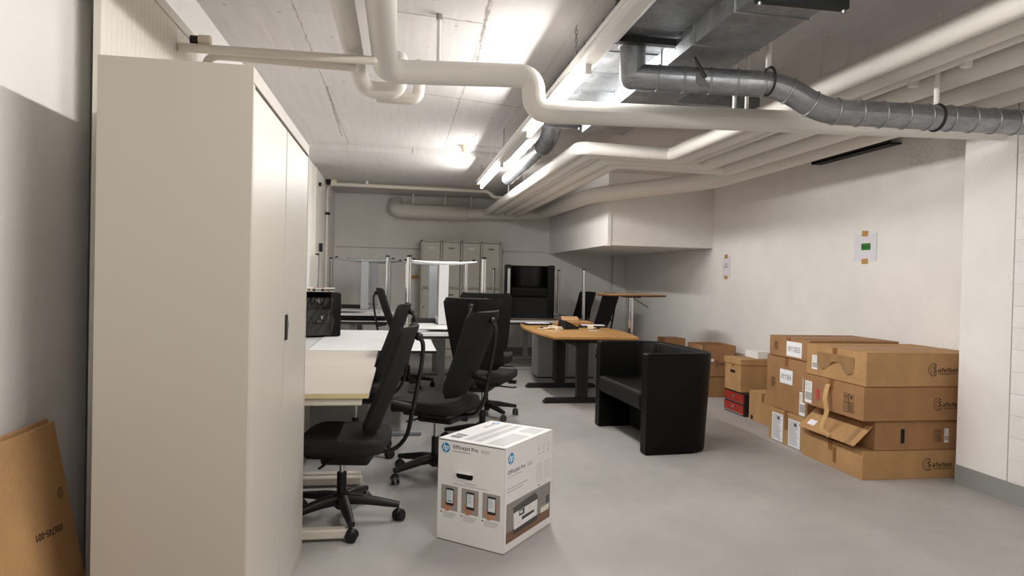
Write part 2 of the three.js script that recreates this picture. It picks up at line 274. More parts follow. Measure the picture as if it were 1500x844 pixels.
// spiral duct
function ringed(parent, pts, r, step, m, ringName, rr = .006) {
  part(parent, 'duct_pipe', sweep(pts, r, 28), m);
  let acc = 0; const ring = new THREE.TorusGeometry(r, rr, 6, 28);
  for (let i = 1; i < pts.length; i++) {
    const d = pts[i].clone().sub(pts[i - 1]), L = d.length(); let s = step - acc;
    while (s < L) { const p = pts[i - 1].clone().addScaledVector(d, s / L); const k = part(parent, ringName, ring, m, p.toArray()); k.quaternion.setFromUnitVectors(V(0, 0, 1), d.clone().normalize()); s += step; }
    acc = (acc + L) % step;
  }
}
{
  const t = thing('spiral_duct', 'round galvanised spiral duct stepping down toward the right wall', 'duct');
  const q = [V(1.20, 2.44, -3.45), V(1.93, 2.38, -3.22), V(2.14, 2.255, -3.2), V(3.84, 2.275, -3.2)];
  ringed(t, bend(q, .13, 8), .066, .135, M.galv, 'seam_ring');
  part(t, 'elbow_drop', sweep([V(1.20, 2.625, -3.45), V(1.20, 2.43, -3.45)], .068, 28), M.galv);
  part(t, 'elbow_heel', new THREE.SphereGeometry(.068, 24, 16), M.galv, [1.20, 2.44, -3.45]);
  part(t, 'collar', new THREE.TorusGeometry(.072, .007, 8, 28), M.galv, [1.20, 2.60, -3.45], [Math.PI / 2, 0, 0]);
  const dm = part(t, 'damper_plate', cyl(.045, .006, 20), M.steel, [1.53, 2.405, -3.28], [Math.PI / 2, 0, 0]);
  part(dm, 'damper_handle', rbox(.018, .01, .12, .004), M.galvDark, [-.03, .01, -.05], [0, .6, 0]);
  for (const [x, y] of [[1.84, 2.388], [2.82, 2.263]]) { const c = part(t, 'hanger_clamp', new THREE.TorusGeometry(.07, .006, 8, 28), M.dark, [x, y, -3.2], [0, Math.PI / 2, 0]); part(t, 'hanger_rod', cyl(.014, YC - y - .07, 10), M.lampBody, [x, (YC + y + .07) / 2, -3.2]); }
}
{
  const t = thing('flexible_duct', 'ribbed silver flexible duct running on behind the big beige pipe', 'duct');
  const pts = bend([V(1.24, 2.70, -5.5), V(1.31, 2.60, -6.0), V(1.31, 2.60, -8.3)], .3, 8), P = []; 
  const cv = new THREE.CatmullRomCurve3(pts), n = 180; for (let i = 0; i <= n; i++) P.push(cv.getPoint(i / n));
  part(t, 'ribbed_hose', sweep(P, P.map((_, i) => { const r = .075 + (i % 3 === 0 ? .007 : 0); return [r, r]; }), 22), M.galv);
  part(t, 'end_collar', sweep([V(1.31, 2.60, -8.3), V(1.31, 2.60, -8.34)], .078, 22), M.galvDark);
}

// ------------------------------------------------------------ pipes
function pipe(label, pts, r, R, m, group) { const t = thing('pipe', label, 'pipe', [0, 0, 0], 0, group); part(t, 'run', sweep(bend(pts, R, 10), r, 22), m); return t; }
{
  const p = pipe('thick beige pipe crossing under the lamp with a step down', [V(-.1, 2.476, 2.9), V(-.1, 2.476, -3.8), V(.735, 2.51, -3.8), V(.735, 2.31, -3.8), V(3.86, 2.385, -3.8)], .066, .12, M.pipeBeige);
  part(p, 'hanger_rod', cyl(.012, .3, 10), M.lampBody, [.19, 2.68, -3.84]); part(p, 'hanger_nut', cyl(.02, .03, 6), M.steel, [.19, 2.815, -3.84]);
  for (const x of [1.97, 2.05]) part(p, 'hanger_rod', cyl(.012, .42, 10), M.lampBody, [x, 2.59, -3.8]);
  const b = pipe('slimmer beige pipe left of the thick one, hooking up to the ceiling', [V(-.27, 2.476, 2.9), V(-.255, 2.476, -3.85), V(-.22, 2.42, -3.99), V(-.03, 2.42, -3.99), V(-.03, 2.62, -3.99), V(-.03, 2.64, -4.3)], .05, .07, M.pipeBeige);
  pipe('short beige riser pipe looping up behind the thick pipe', [V(-.16, 2.42, -4.13), V(.09, 2.42, -4.13), V(.09, 2.64, -4.13), V(.09, 2.66, -4.4)], .035, .06, M.pipeBeige);
  const c = pipe('thin cream conduit above the near cabinet ending at the beige pipes', [V(-1.03, 2.385, -3.35), V(-.15, 2.39, -3.35)], .021, .05, M.conduit);
  part(c, 'plug', cyl(.026, .05, 16), M.plug, [-.925, 2.43, -3.37], [0, 0, Math.PI / 2]); part(c, 'gland', cyl(.022, .045, 8), M.black, [-.965, 2.43, -3.37], [0, 0, Math.PI / 2]); part(c, 'end_cap', new THREE.SphereGeometry(.021, 12, 8), M.conduit, [-.15, 2.39, -3.35]);
  const e = pipe('lower thin cream conduit bending down behind the near cabinet', [V(-.96, 1.2, -3.52), V(-.96, 2.41, -3.52), V(-.25, 2.40, -3.52)], .02, .07, M.conduit); part(e, 'end_cap', new THREE.SphereGeometry(.02, 12, 8), M.conduit, [-.25, 2.40, -3.52]);
  const f = pipe('thin cream conduit along the far wall with a step near the pipe bundle', [V(-1.05, 2.705, -10.4), V(1.33, 2.70, -10.4), V(1.42, 2.61, -10.4), V(2.25, 2.61, -10.4), V(2.29, 2.66, -10.4)], .028, .06, M.conduit);
  part(f, 'plug', cyl(.045, .08, 16), M.plug, [-1.0, 2.735, -10.4], [0, 0, Math.PI / 2]); part(f, 'gland', cyl(.042, .06, 10), M.black, [-1.08, 2.735, -10.4], [0, 0, Math.PI / 2]); part(f, 'hanger_rod', cyl(.025, .14, 10), M.conduit, [-.52, 2.76, -10.4]);
  const g = pipe('upright cream conduit running down the left wall by the far corner', [V(-1.107, .2, -10.5), V(-1.107, 2.66, -10.5), V(-1.02, 2.70, -10.42)], .02, .05, M.conduit); part(g, 'clip', box(-.04, .04, -.02, .02, -.03, .03), M.black, [-1.1, 2.27, -10.5]);
}
{ // fat insulated pipe
  const t = pipe('fat white insulated pipe bending round the soffit toward the right wall', [V(-.06, 2.48, -11.75), V(1.1, 2.47, -11.75), V(2.42, 2.49, -11.6), V(2.45, 2.47, -8.62), V(3.43, 2.5, -7.05), V(3.68, 2.58, -4.9), V(3.71, 2.62, 2.9)], .098, .28, M.pipeWhite);
  part(t, 'insulation_sleeve', sweep(bend([V(-.09, 2.62, -11.95), V(-.08, 2.48, -11.76), V(1.08, 2.47, -11.75)], .1), .125, 22), M.pipeWhite); part(t, 'sleeve_end', new THREE.SphereGeometry(.124, 20, 12), M.pipeWhite, [1.08, 2.47, -11.75]);
  for (const x of [.2, .75, 1.2, 1.7]) part(t, 'hanger_rod', cyl(.014, .34, 8), M.lampBody, [x, 2.67, -11.72]);
}
{ // bundle of parallel pipes that steps sideways
  const spec = [[2.43, 1.49, -5.75, .058, 'first and brightest white pipe of the overhead bundle'], [2.6, 1.63, -5.9, .055, 'second pipe of the overhead bundle from the lamp side'], [2.75, 1.74, -6.0, .03, 'thin third pipe of the overhead bundle with white clips'], [2.95, 1.86, -6.14, .062, 'fourth pipe of the overhead bundle from the lamp side'], [3.25, 2.0, -6.3, .068, 'fifth and outermost grey-white pipe of the overhead bundle']];
  spec.forEach(([xa, xb, zj, r, l], i) => {
    const t = pipe(l, [V(xa + .05, 2.5, 2.9), V(xa - .04, 2.5, zj), V(xb + .03, 2.5, zj + .06), V(xb - .03, 2.49, ZB + .15)], r, .09, M.pipeWhite, 'overhead pipe bundle');
    if (i < 3) part(t, 'strap', box(-.01, .01, 0, YC - 2.55, -.0015, .0015), M.lampBody, [xa - .005 + i * .005, 2.55, -3.64 - i * .01]);
    if (i === 0) for (const z of [-6.6, -8.2, -9.4]) part(t, 'hanger_rod', cyl(.008, .28, 8), M.lampBody, [xb, 2.69, z]);
    if (i === 2) for (const z of [-2.55, -2.95, -3.3, -3.75, -4.2]) part(t, 'clip', rbox(.05, .05, .035, .006), M.lampBody, [xa + .01, 2.475, z]);
  });
}
{ // dark bracket on right wall
  const t = thing('wall_bracket', 'dark steel channel bracket high on the right wall', 'bracket', [XR - .06, 2.6, -5.62]);
  part(t, 'channel', join([box(-.05, .06, -.04, -.03, -.55, .55), box(-.05, -.04, -.04, .035, -.55, .55)]), M.strut); part(t, 'gusset', extrude([[-.06, 0], [.06, 0], [.06, .14]], .03), M.strut, [0, -.03, .05]);
}
{ const t = thing('smoke_detector', 'round cream smoke detector on the ceiling left of the lamp', 'detector', [.70, YC, -7.55]); part(t, 'base', cyl(.065, .02, 24), M.cream, [0, -.01, 0]); part(t, 'head', new THREE.LatheGeometry([[0, -.075], [.03, -.075], [.042, -.06], [.05, -.035], [.06, -.02]].map(([x, y]) => new THREE.Vector2(x, y)), 24), M.cream); part(t, 'cable_duct', box(.07, .62, -.012, 0, -.01, .01), M.lampBody); }

// ------------------------------------------------------------ near cabinet and ribbed panel
{
  const t = thing('tall_cabinet', 'tall beige steel cupboard standing nearest the camera', 'cabinet', [-.6415, 0, -2.6775]);
  const w = .419, L = 1.215, h = 1.95, xr = w / 2;
  part(t, 'body', rbox(w - .03, h, L, .004, 2), M.cabinet, [-.015, h / 2, 0]); part(t, 'top_rail', rbox(.034, .048, L - .002, .003, 1), M.cabinet, [xr - .017, h - .0245, 0]); part(t, 'bottom_rail', box(xr - .034, xr - .004, 0, .06, -L / 2 + .002, L / 2 - .002), M.cabinet);
  part(t, 'frame_stile', rbox(.034, h - .05, .022, .003, 1), M.cabinet, [xr - .0165, h / 2 - .025, L / 2 - .0115]); part(t, 'frame_stile', rbox(.034, h - .05, .012, .003, 1), M.cabinet, [xr - .0165, h / 2 - .025, -L / 2 + .0065]);
  const dh = h - .062 - .058; part(t, 'side_panel', rbox(w, h, .003, .001, 1), M.cabinet, [0, h / 2, L / 2 + .0012]);
  const d1 = part(t, 'door', rbox(.02, dh, .572, .003, 1), M.cabinetDoor, [xr - .012, .062 + dh / 2, L / 2 - .028 - .286]);
  const d2 = part(t, 'door', rbox(.02, dh, .582, .003, 1), M.cabinetDoor, [xr - .012, .062 + dh / 2, -L / 2 + .016 + .291]);
  const hd = part(d2, 'handle', rbox(.008, .1, .04, .003), M.black, [.012, .16, .255]);
  part(d2, 'latch', rbox(.008, .03, .012, .003), M.steel, [.018, .17, .255]);
  const n = 25, x = -1.04; const p = thing('ribbed_panel', 'white ribbed wall panel rising behind the near cabinet', 'panel', [x, 0, -3.105]);
  part(p, 'backing', box(-.02, -.012, 0, 2.48, -.555, .555), M.rib);
  const g = rbox(.016, 2.48, 1.11 / n - .002, .0022, 1); for (let i = 0; i < n; i++) part(p, 'rib', g, M.rib, [-.008, 1.24, -.555 + (i + .5) * 1.11 / n]);
  part(p, 'top_trim', box(-.07, .008, 2.48, 2.525, -.556, .565), M.ribTrim); part(p, 'end_trim', box(-.022, .002, 0, 2.48, .555, .56), M.ribTrim);
}
// cardboard sheets leaning on the left wall
{
  const print = canvas(512, 512, (g) => { g.clearRect(0, 0, 512, 512); g.save(); g.translate(256, 256); g.rotate(Math.PI); g.fillStyle = '#2b211a'; g.font = 'bold 74px sans-serif'; g.textAlign = 'center'; g.textBaseline = 'middle'; g.fillText('006745-001', 0, 0); g.restore(); });
  const stamp = canvas(256, 256, (g) => { g.clearRect(0, 0, 256, 256); g.strokeStyle = '#2b211a'; g.lineWidth = 16; g.beginPath(); g.arc(128, 128, 84, 0, 7); g.stroke(); g.lineWidth = 10; g.beginPath(); g.arc(128, 128, 44, 0, 7); g.moveTo(92, 128); g.lineTo(164, 128); g.stroke(); });
  for (let k = 0; k < 2; k++) {
    const t = thing('cardboard_sheet', k ? 'flattened cardboard sheet hidden behind the front sheet on the left wall' : 'front flattened cardboard sheet printed with a part number, leaning on the left wall', 'cardboard', [-.90 - k * .022, 0, -1.62 - k * .012], 0);
    const b = part(t, 'sheet', metric(rbox(.012, .875 + k * .015, 1.42, .003, 1)), M.card, [-.09, .432, 0], [0, 0, .195]);
    if (!k) { decal(b, 'printed_number', .2, .2, decalMat(print, .85, true), [.0071, .13, -.56], [0, Math.PI / 2, -.12]); decal(b, 'printed_mark', .045, .045, decalMat(stamp, .85, true), [.0071, .22, -.66], [0, Math.PI / 2, 0]); }
  }
}

// ------------------------------------------------------------ office chairs
const chairGeo = (() => {
  const seat = extrude(roundRect(.47, .45, .11), .03, .022, 4, 10); seat.rotateX(-Math.PI / 2); { const p = seat.attributes.position; for (let i = 0; i < p.count; i++) { const x = p.getX(i), z = p.getZ(i); p.setY(i, p.getY(i) - .022 + .35 * x * x - (z > .12 ? (z - .12) ** 2 * 1.6 : 0)); } seat.computeVertexNormals(); }
  const back = shell((u, v) => { const a = 2 * u - 1, w = (.385 + .095 * v ** .8) * (v < .12 ? .72 + .28 * Math.sqrt(v / .12) : 1) * (v > .93 ? 1 - .12 * ((v - .93) / .07) ** 2 : 1); return V(a * w / 2, .52 + v * .56, -.19 - .2 * v ** 1.35 - .03 * Math.sin(v * 3.1) + .05 * a * a); }, 14, 18, .026);
  const bar = sweep(new THREE.CatmullRomCurve3([V(0, .39, .0), V(0, .385, -.16), V(0, .40, -.28), V(0, .47, -.345), V(0, .60, -.375), V(0, .76, -.405), V(0, .90, -.425), V(0, .985, -.425), V(0, 1.02, -.405)]).getPoints(40), [.017, .012], 10);
  const arm = sweep([V(0, .125, .02), V(0, .12, .12), V(0, .10, .24), V(0, .088, .315)], [[.032, .032], [.028, .026], [.022, .02], [.017, .016]], 12, 3.2);
  const wheel = cyl(.03, .02, 20); wheel.rotateZ(Math.PI / 2);
  const hood = new THREE.SphereGeometry(.029, 14, 8, 0, Math.PI * 2, 0, Math.PI / 2);
  return { seat, back, bar, arm, wheel, hood, pan: rbox(.36, .05, .34, .02), mech: rbox(.17, .06, .26, .02), knob: new THREE.SphereGeometry(.024, 14, 10), knuckle: cyl(.016, .13, 12), lever: sweep([V(.08, .37, .03), V(.26, .365, .05), V(.29, .37, .05)], [.008, .006], 8), col: cyl(.026, .2, 18), gas: cyl(.014, .16, 14), hub: cyl(.04, .075, 20), pad: rbox(.06, .03, .17, .013), kn2: rbox(.07, .03, .04, .01) };
})();
function officeChair(label, x, z, face, lift = 0, baseTurn = 0, pads = false) {
  const G = chairGeo, t = thing('office_chair', label, 'chair', [x, 0, z], face, 'black mesh office chairs');
  const up = (n, g, m, p, r) => { const o = part(t, n, g, m, p, r); o.position.y += lift; return o; };
  up('seat', G.seat, M.seatFabric, [0, .445, 0]); up('seat_pan', G.pan, M.blackPlastic, [0, .405, -.01]); up('tilt_mechanism', G.mech, M.blackPlastic, [0, .355, -.03]);
  const b = up('backrest', G.back, M.mesh);
  up('back_bar', G.bar, M.blackPlastic); up('bar_knob', G.knob, M.blackPlastic, [0, 1.02, -.403]); up('back_knuckle', G.knuckle, M.blackPlastic, [0, .64, -.33], [Math.PI / 2 - .2, 0, 0]);
  up('lever', G.lever, M.blackPlastic); const l2 = up('lever', G.lever, M.blackPlastic); l2.rotation.y = Math.PI;
  if (pads) for (const s of [-1, 1]) { up('side_knob', G.kn2, M.blackPlastic, [s * .24, .4, .02]); }
  const gas = part(t, 'gas_spring', cyl(.014, .16 + lift, 14), M.chrome, [0, .27 + lift / 2, 0]); part(t, 'column', G.col, M.blackPlastic, [0, .17, 0]); part(t, 'hub', G.hub, M.blackPlastic, [0, .12, 0]);
  for (let k = 0; k < 5; k++) {
    const a = baseTurn + k * Math.PI * 2 / 5, arm = part(t, 'base_arm', G.arm, M.blackPlastic, [0, 0, 0], [0, a, 0]);
    const c = part(t, 'caster', G.hood, M.blackPlastic, [Math.sin(a) * .31, .04, Math.cos(a) * .31], [.25, a + 1.1, 0]);
    for (const s of [-1, 1]) part(c, 'wheel', G.wheel, M.black, [s * .015, -.01, 0]);
  }
  return t;
}
const D = Math.PI / 180;
officeChair('black mesh office chair pushed under the near beige desk', -.29, -3.76, -98 * D, 0, 40 * D);
officeChair('black mesh office chair behind the nearest one, facing the second beige desk', -.31, -5.2, -97 * D, .06, 10 * D);
officeChair('far black mesh chair rising between the white desk and an upturned table', .12, -8.24, 97 * D, .12, 0);
officeChair('black mesh office chair just behind the printer carton', .26, -4.55, -122 * D, .05, 63 * D);
officeChair('black office chair with its broad back turned to the camera', .69, -5.45, 158 * D, .11, 20 * D, true);
officeChair('office chair half hidden behind the broad-backed one, only its top showing', .85, -6.5, 170 * D, .13, 0);
officeChair('black chair by the back wall right of the upturned table with armchair', 2.98, -11.45, -70 * D, .07, 0);
officeChair('black chair in front of the back-wall one, beside the chrome upturned leg', 3.12, -10.6, -75 * D, .07, 30 * D);

// ------------------------------------------------------------ desks
function slab(w, d, th, m, r = .004) { return rbox(w, th, d, r, 2); }
function beigeDesk(label, x0, x1, z0, z1, y, foot) {
  const t = thing('beige_desk', label, 'desk', [(x0 + x1) / 2, 0, (z0 + z1) / 2]), w = x1 - x0, d = z0 - z1;
  part(t, 'desktop', slab(w, d, .022), M.deskBeige, [0, y - .011, 0]); part(t, 'edge_band', box(-w / 2 + .002, w / 2 - .002, y - .026, y - .003, d / 2 - .002, d / 2 + .003), M.deskEdge);
  part(t, 'under_frame', rbox(w - .05, .04, .05, .01), M.beigeMetal, [-.01, y - .047, d / 2 - .04]); part(t, 'under_frame', rbox(w - .05, .04, .05, .01), M.beigeMetal, [-.01, y - .047, -d / 2 + .06]);
  for (const s of [1, -1]) { const f = part(t, 'foot', rbox(w - .08, .05, .06, .012), M.beigeMetal, [-.03, .04, s * (d / 2 - .045)]); part(f, 'leveller', cyl(.016, .018, 14), M.steel, [w / 2 - .07, -.032, 0]); part(f, 'leveller', cyl(.016, .018, 14), M.steel, [-w / 2 + .07, -.032, 0]); part(t, 'leg', rbox(.07, y - .1, .045, .01), M.beigeMetal, [-w / 2 + .35, (y - .02) / 2 + .02, s * (d / 2 - .045)]); }
  return t;
}
beigeDesk('near beige desk with ochre edge beside the tall cabinet', -1.01, -.14, -3.44, -4.43, .755);
beigeDesk('second beige desk further back, directly behind the near one', -1.05, -.155, -4.435, -5.4, .755);
function tDesk(name, label, x0, x1, z0, z1, y, top, legM) {
  const t = thing(name, label, 'desk', [(x0 + x1) / 2, 0, (z0 + z1) / 2]), w = x1 - x0, d = z0 - z1;
  const tp = part(t, 'desktop', slab(w, d, .022), top, [0, y - .011, 0]);
  part(t, 'edge_band', join([box(-w / 2 - .002, w / 2 + .002, y - .022, y - .002, d / 2, d / 2 + .003), box(-w / 2 - .003, -w / 2, y - .022, y - .002, -d / 2, d / 2), box(w / 2, w / 2 + .003, y - .022, y - .002, -d / 2, d / 2)]), M.black);
  for (const s of [1, -1]) { part(t, 'leg', rbox(.08, y - .08, .06, .008), legM, [0, (y - .03) / 2 + .02, s * (d / 2 - .2)]); part(t, 'foot', rbox(w * .8, .035, .07, .01), legM, [0, .0185, s * (d / 2 - .2)]); part(t, 'bearer', rbox(w * .75, .03, .05, .006), legM, [0, y - .038, s * (d / 2 - .2)]); }
  part(t, 'rail', rbox(.05, .05, d - .5, .006), legM, [0, y - .06, 0]); return t;
}
tDesk('white_desk', 'white desk with black edge behind the beige desks', -.72, .31, -5.56, -7.62, .74, M.deskWhite, M.silver);
tDesk('side_table', 'narrow white table with black edge between left wall and white desk', -1.11, -.73, -5.5, -7.7, .735, M.deskGrey, M.blackPlastic);
tDesk('white_desk', 'far white desk under the upturned table with thick chrome legs', .02, .98, -7.66, -9.5, .735, M.deskWhite, M.silver);
tDesk('white_desk', 'farthest left desk carrying the upturned grey pedestal table', -1.08, -.1, -8.75, -10.75, .76, M.deskGrey, M.silver);
tDesk('grey_desk', 'grey desk at the back under the stored armchair', 1.47, 2.78, -9.62, -11.4, .715, M.deskGrey, M.silverPaint);
// upturned tables
function chromeTable(label, x0, x1, z0, z1, y, leg, top) {
  const t = thing('upturned_table', label, 'table', [(x0 + x1) / 2, y, (z0 + z1) / 2]), w = x1 - x0, d = z0 - z1;
  part(t, 'tabletop', slab(w + .08, d + .08, .024), top, [0, .012, 0]);
  part(t, 'frame_rail', rbox(w, .03, .025, .004), M.chrome, [0, .042, d / 2]); part(t, 'frame_rail', rbox(w, .03, .025, .004), M.chrome, [0, .042, -d / 2]); part(t, 'frame_rail', rbox(.025, .03, d, .004), M.chrome, [w / 2, .042, 0]); part(t, 'frame_rail', rbox(.025, .03, d, .004), M.chrome, [-w / 2, .042, 0]);
  for (const sx of [-1, 1]) for (const sz of [-1, 1]) { const l = part(t, 'leg', cyl(.024, leg, 20), M.chrome, [sx * w / 2, .024 + leg / 2, sz * d / 2]); part(l, 'foot_cap', cyl(.025, .02, 20), M.black, [0, leg / 2 + .008, 0]); }
  return t;
}
{ const g = thing('tabletop_board', 'loose white tabletop board lying across the two white desks', 'board', [.44, .742, -7.55]); part(g, 'board', slab(.95, 1.9, .028), M.deskWhite, [0, .016, 0]); part(g, 'edge_band', join([box(-.477, .477, .004, .028, .95, .953), box(.475, .478, .004, .028, -.95, .95)]), M.black); }
chromeTable('upturned chrome-legged table in the middle, standing on the white desks', .09, .83, -6.7, -8.5, .775, .74, M.deskWhite);
chromeTable('upturned chrome-legged table at the left wall, legs in the air', -1.04, -.16, -8.85, -10.6, .83, .74, M.deskGrey);
chromeTable('upturned chrome-legged table at the back holding the armchair', 1.57, 2.70, -9.68, -11.3, .718, .76, M.deskGrey);
{ const t = thing('stacked_panel', 'flat dark-framed panel lying on the far left desk', 'panel', [-.55, .763, -9.3]); part(t, 'frame', rbox(.85, .03, .5, .006), M.black, [0, .015, 0]); part(t, 'sheet', rbox(.8, .006, .45, .002), M.silverPaint, [0, .033, 0]); part(t, 'second_board', rbox(.9, .024, .9, .004), M.deskWhite, [.02, .05, -.85]); }
function pedestalFrame(label, x, z, y, tone, dx, gap = .9, k0 = 1) {
  const t = thing('upturned_desk_frame', label, 'desk frame', [x, y, z]);
  for (const [k, zz, m] of [[0, .0, tone], [dx, -gap, M.silver]]) {
    const f = sweep([V(-.44, .69, 0), V(-.25, .672, 0), V(0, .665, 0), V(.25, .672, 0), V(.44, .69, 0)], [[.008, .03], [.016, .035], [.024, .04], [.016, .035], [.008, .03]].map(([a, b]) => [b, a]), 12, 3); part(t, 'foot', f, m, [k, .04, zz]).scale.x = k0;
    part(t, 'column', rbox(.11, .71, .07, .008), m, [k, .356, zz]); for (const s of [-1, 1]) part(t, 'glide', cyl(.02, .02, 12), M.black, [k + s * .4 * k0, .748, zz]);
  }
  part(t, 'crossbar', rbox(.06, .04, gap, .006), M.silver, [dx / 2, .04, -gap / 2]); part(t, 'cable_tray', rbox(.5, .05, .12, .01), M.black, [-.25, .03, -.3]);
}
pedestalFrame('upturned silver-grey desk frame at the far left', -.5, -9.95, .856, M.silverPaint, .1);
pedestalFrame('upturned bright silver desk frame in front of the lockers', .5, -7.78, .801, M.deskWhite, -.09, .68, .86);

// ------------------------------------------------------------ lockers
{
  const t = thing('locker_bank', 'grey-beige bank of eight lockers against the back wall', 'locker', [1.035, 0, -11.745]), w = 1.37, h = 1.98, d = .5;
  part(t, 'body', join([box(-w / 2, w / 2, 0, h, -d / 2 + .02, -d / 2), box(-w / 2, -w / 2 + .02, 0, h, -d / 2, d / 2), box(w / 2 - .02, w / 2, 0, h, -d / 2, d / 2), box(-w / 2, w / 2, h - .03, h, -d / 2, d / 2), box(-w / 2, w / 2, .0, .12, -d / 2, d / 2), box(-w / 2, w / 2, 1.16, 1.18, -d / 2, d / 2 - .02), ...[1, 2, 3].map((k) => box(-w / 2 + k * w / 4 - .015, -w / 2 + k * w / 4 + .015, 0, h, -d / 2, d / 2))]), M.locker);
  for (let c = 0; c < 4; c++) for (let r = 0; r < 2; r++) {
    const hh = r ? .76 : 1.02, y = r ? 1.185 + hh / 2 : .13 + hh / 2; const dd = part(t, 'door', rbox(w / 4 - .046, hh, .018, .004, 1), M.lockerDoor, [-w / 2 + (c + .5) * w / 4, y, d / 2 - .03]);
    part(dd, 'name_plate', rbox(.1, .03, .006, .002), c % 2 ? M.label : M.paper, [.0, hh / 2 - .1, .011]); part(dd, 'lock', cyl(.012, .02, 12), M.dark, [-.11, r ? -.0 : .2, .012], [Math.PI / 2, 0, 0]);
  }
  for (const [i, y] of [[0, 1.62], [1, 1.34]]) solo('wooden_batten', i ? 'lower short wooden batten on the back wall left of the lockers' : 'upper short wooden batten on the back wall left of the lockers', 'batten', rbox(.14, .055, .03, .004), M.maskTape, [.255, y, ZB + .056]);
}

// ------------------------------------------------------------ tub seats
function tubShape(w, d, th, R) {
  const s = new THREE.Shape(), x = w / 2; s.moveTo(-x, d / 2); s.lineTo(-x, -d / 2 + R); s.quadraticCurveTo(-x, -d / 2, -x + R, -d / 2); s.lineTo(x - R, -d / 2); s.quadraticCurveTo(x, -d / 2, x, -d / 2 + R); s.lineTo(x, d / 2); s.lineTo(x - th, d / 2);
  const r = R - th * .7; s.lineTo(x - th, -d / 2 + th + r); s.quadraticCurveTo(x - th, -d / 2 + th, x - th - r, -d / 2 + th); s.lineTo(-x + th + r, -d / 2 + th); s.quadraticCurveTo(-x + th, -d / 2 + th, -x + th, -d / 2 + th + r); s.lineTo(-x + th, d / 2); s.lineTo(-x, d / 2); return s;
}
function tubChair(name, label, cat, pos, turn, w, d, h, R = .34, closed = false) {
  const t = thing(name, label, cat, pos, turn), th = .1;
  const g = extrude(tubShape(w - .04, d - .04, th - .04, R), h - .04, .02, 4, 16); g.rotateX(Math.PI / 2); g.scale(1, -1, 1); 
  const idx = g.index; const p = g.attributes.position; // mirrored by the scale: swap winding
  for (let i = 0; i < p.count; i += 3) { const a = [p.getX(i), p.getY(i), p.getZ(i)]; p.setXYZ(i, p.getX(i + 1), p.getY(i + 1), p.getZ(i + 1)); p.setXYZ(i + 1, ...a); }
  for (let i = 0; i < p.count; i++) { const y = p.getY(i), k = (y / h) ** 2; const z = p.getZ(i); p.setZ(i, z - (z < 0 ? .05 * k : 0)); }
  const G = toCreasedNormals(g, .7); part(t, 'shell', metric2(G), M.leather, [0, .02, 0]);
  const cw = w - 2 * th + .01, c = part(t, 'seat_cushion', rbox(cw, .15, d - th - .01, .035, 4), M.leather, [0, .415, th / 2 + .015], [.05, 0, 0]);
  part(t, 'apron', rbox(cw, .32, .03, .01), M.blackMatt, [0, .17, closed ? d / 2 - .03 : -.02]);
  for (const s of [-1, 1]) part(t, 'seam', sweep([V(s * (w / 2 - th / 2), h - .001, d / 2 - .05), V(s * (w / 2 - th / 2), h - .001, 0)], .003, 6), M.black);
  return t;
}
tubChair('tub_sofa', 'black leather two-seat tub sofa standing alone on the open floor', 'sofa', [2.165, 0, -5.52], -(90 - 3.5) * D, 1.13, .60, .79, .26);
tubChair('tub_armchair', 'black leather tub armchair perched on the upturned table at the back', 'armchair', [1.99, .745, -10.35], -8 * D, .76, .66, .82, .28, true);
{ // wrapped seat on the left tables
  const t = tubChair('wrapped_armchair', 'small black armchair wrapped in clear plastic beside the left wall', 'armchair', [-.86, .742, -6.9], 24 * D, .46, .42, .43, .16, true);
  t.children.find((c) => c.name === 'seat_cushion').position.y = .2; t.children.find((c) => c.name === 'apron').scale.y = .4; t.children.find((c) => c.name === 'apron').position.y = .07;
  const film = new THREE.MeshPhysicalMaterial({ color: 0xffffff, roughness: .12, transmission: 1, thickness: 0, ior: 1.45 });
  const g = new THREE.CylinderGeometry(.262, .275, .36, 60, 16, true); { const p = g.attributes.position; for (let i = 0; i < p.count; i++) { const a = Math.atan2(p.getZ(i), p.getX(i)), y = p.getY(i), k = 1 + .03 * Math.sin(a * 11 + y * 30) + .022 * Math.sin(a * 23 - y * 41); p.setX(i, p.getX(i) * k * .92); p.setZ(i, p.getZ(i) * k); } g.computeVertexNormals(); }
  part(t, 'plastic_film', g, film, [0, .2, 0]);
  const r = thing('tape_reel', 'clear round reel with a red label lying on the wrapped armchair', 'reel', [-.86, 1.178, -6.9]);
  part(r, 'disc', cyl(.225, .006, 40), new THREE.MeshPhysicalMaterial({ color: 0xf2f2f0, roughness: .1, transmission: .7, thickness: 0 }), [0, .003, 0]); part(r, 'disc', cyl(.225, .006, 40), mat(0xd9d7d2, .3), [0, .034, 0]); for (let k = 0; k < 14; k++) part(r, 'spacer', rbox(.03, .026, .01, .003), k % 2 ? M.steel : M.tapeClear, [Math.sin(k * .449) * .2, .018, Math.cos(k * .449) * .2], [0, k * .449, 0]); part(r, 'red_label', cyl(.06, .003, 20), M.red, [.08, .0385, .05]);
}

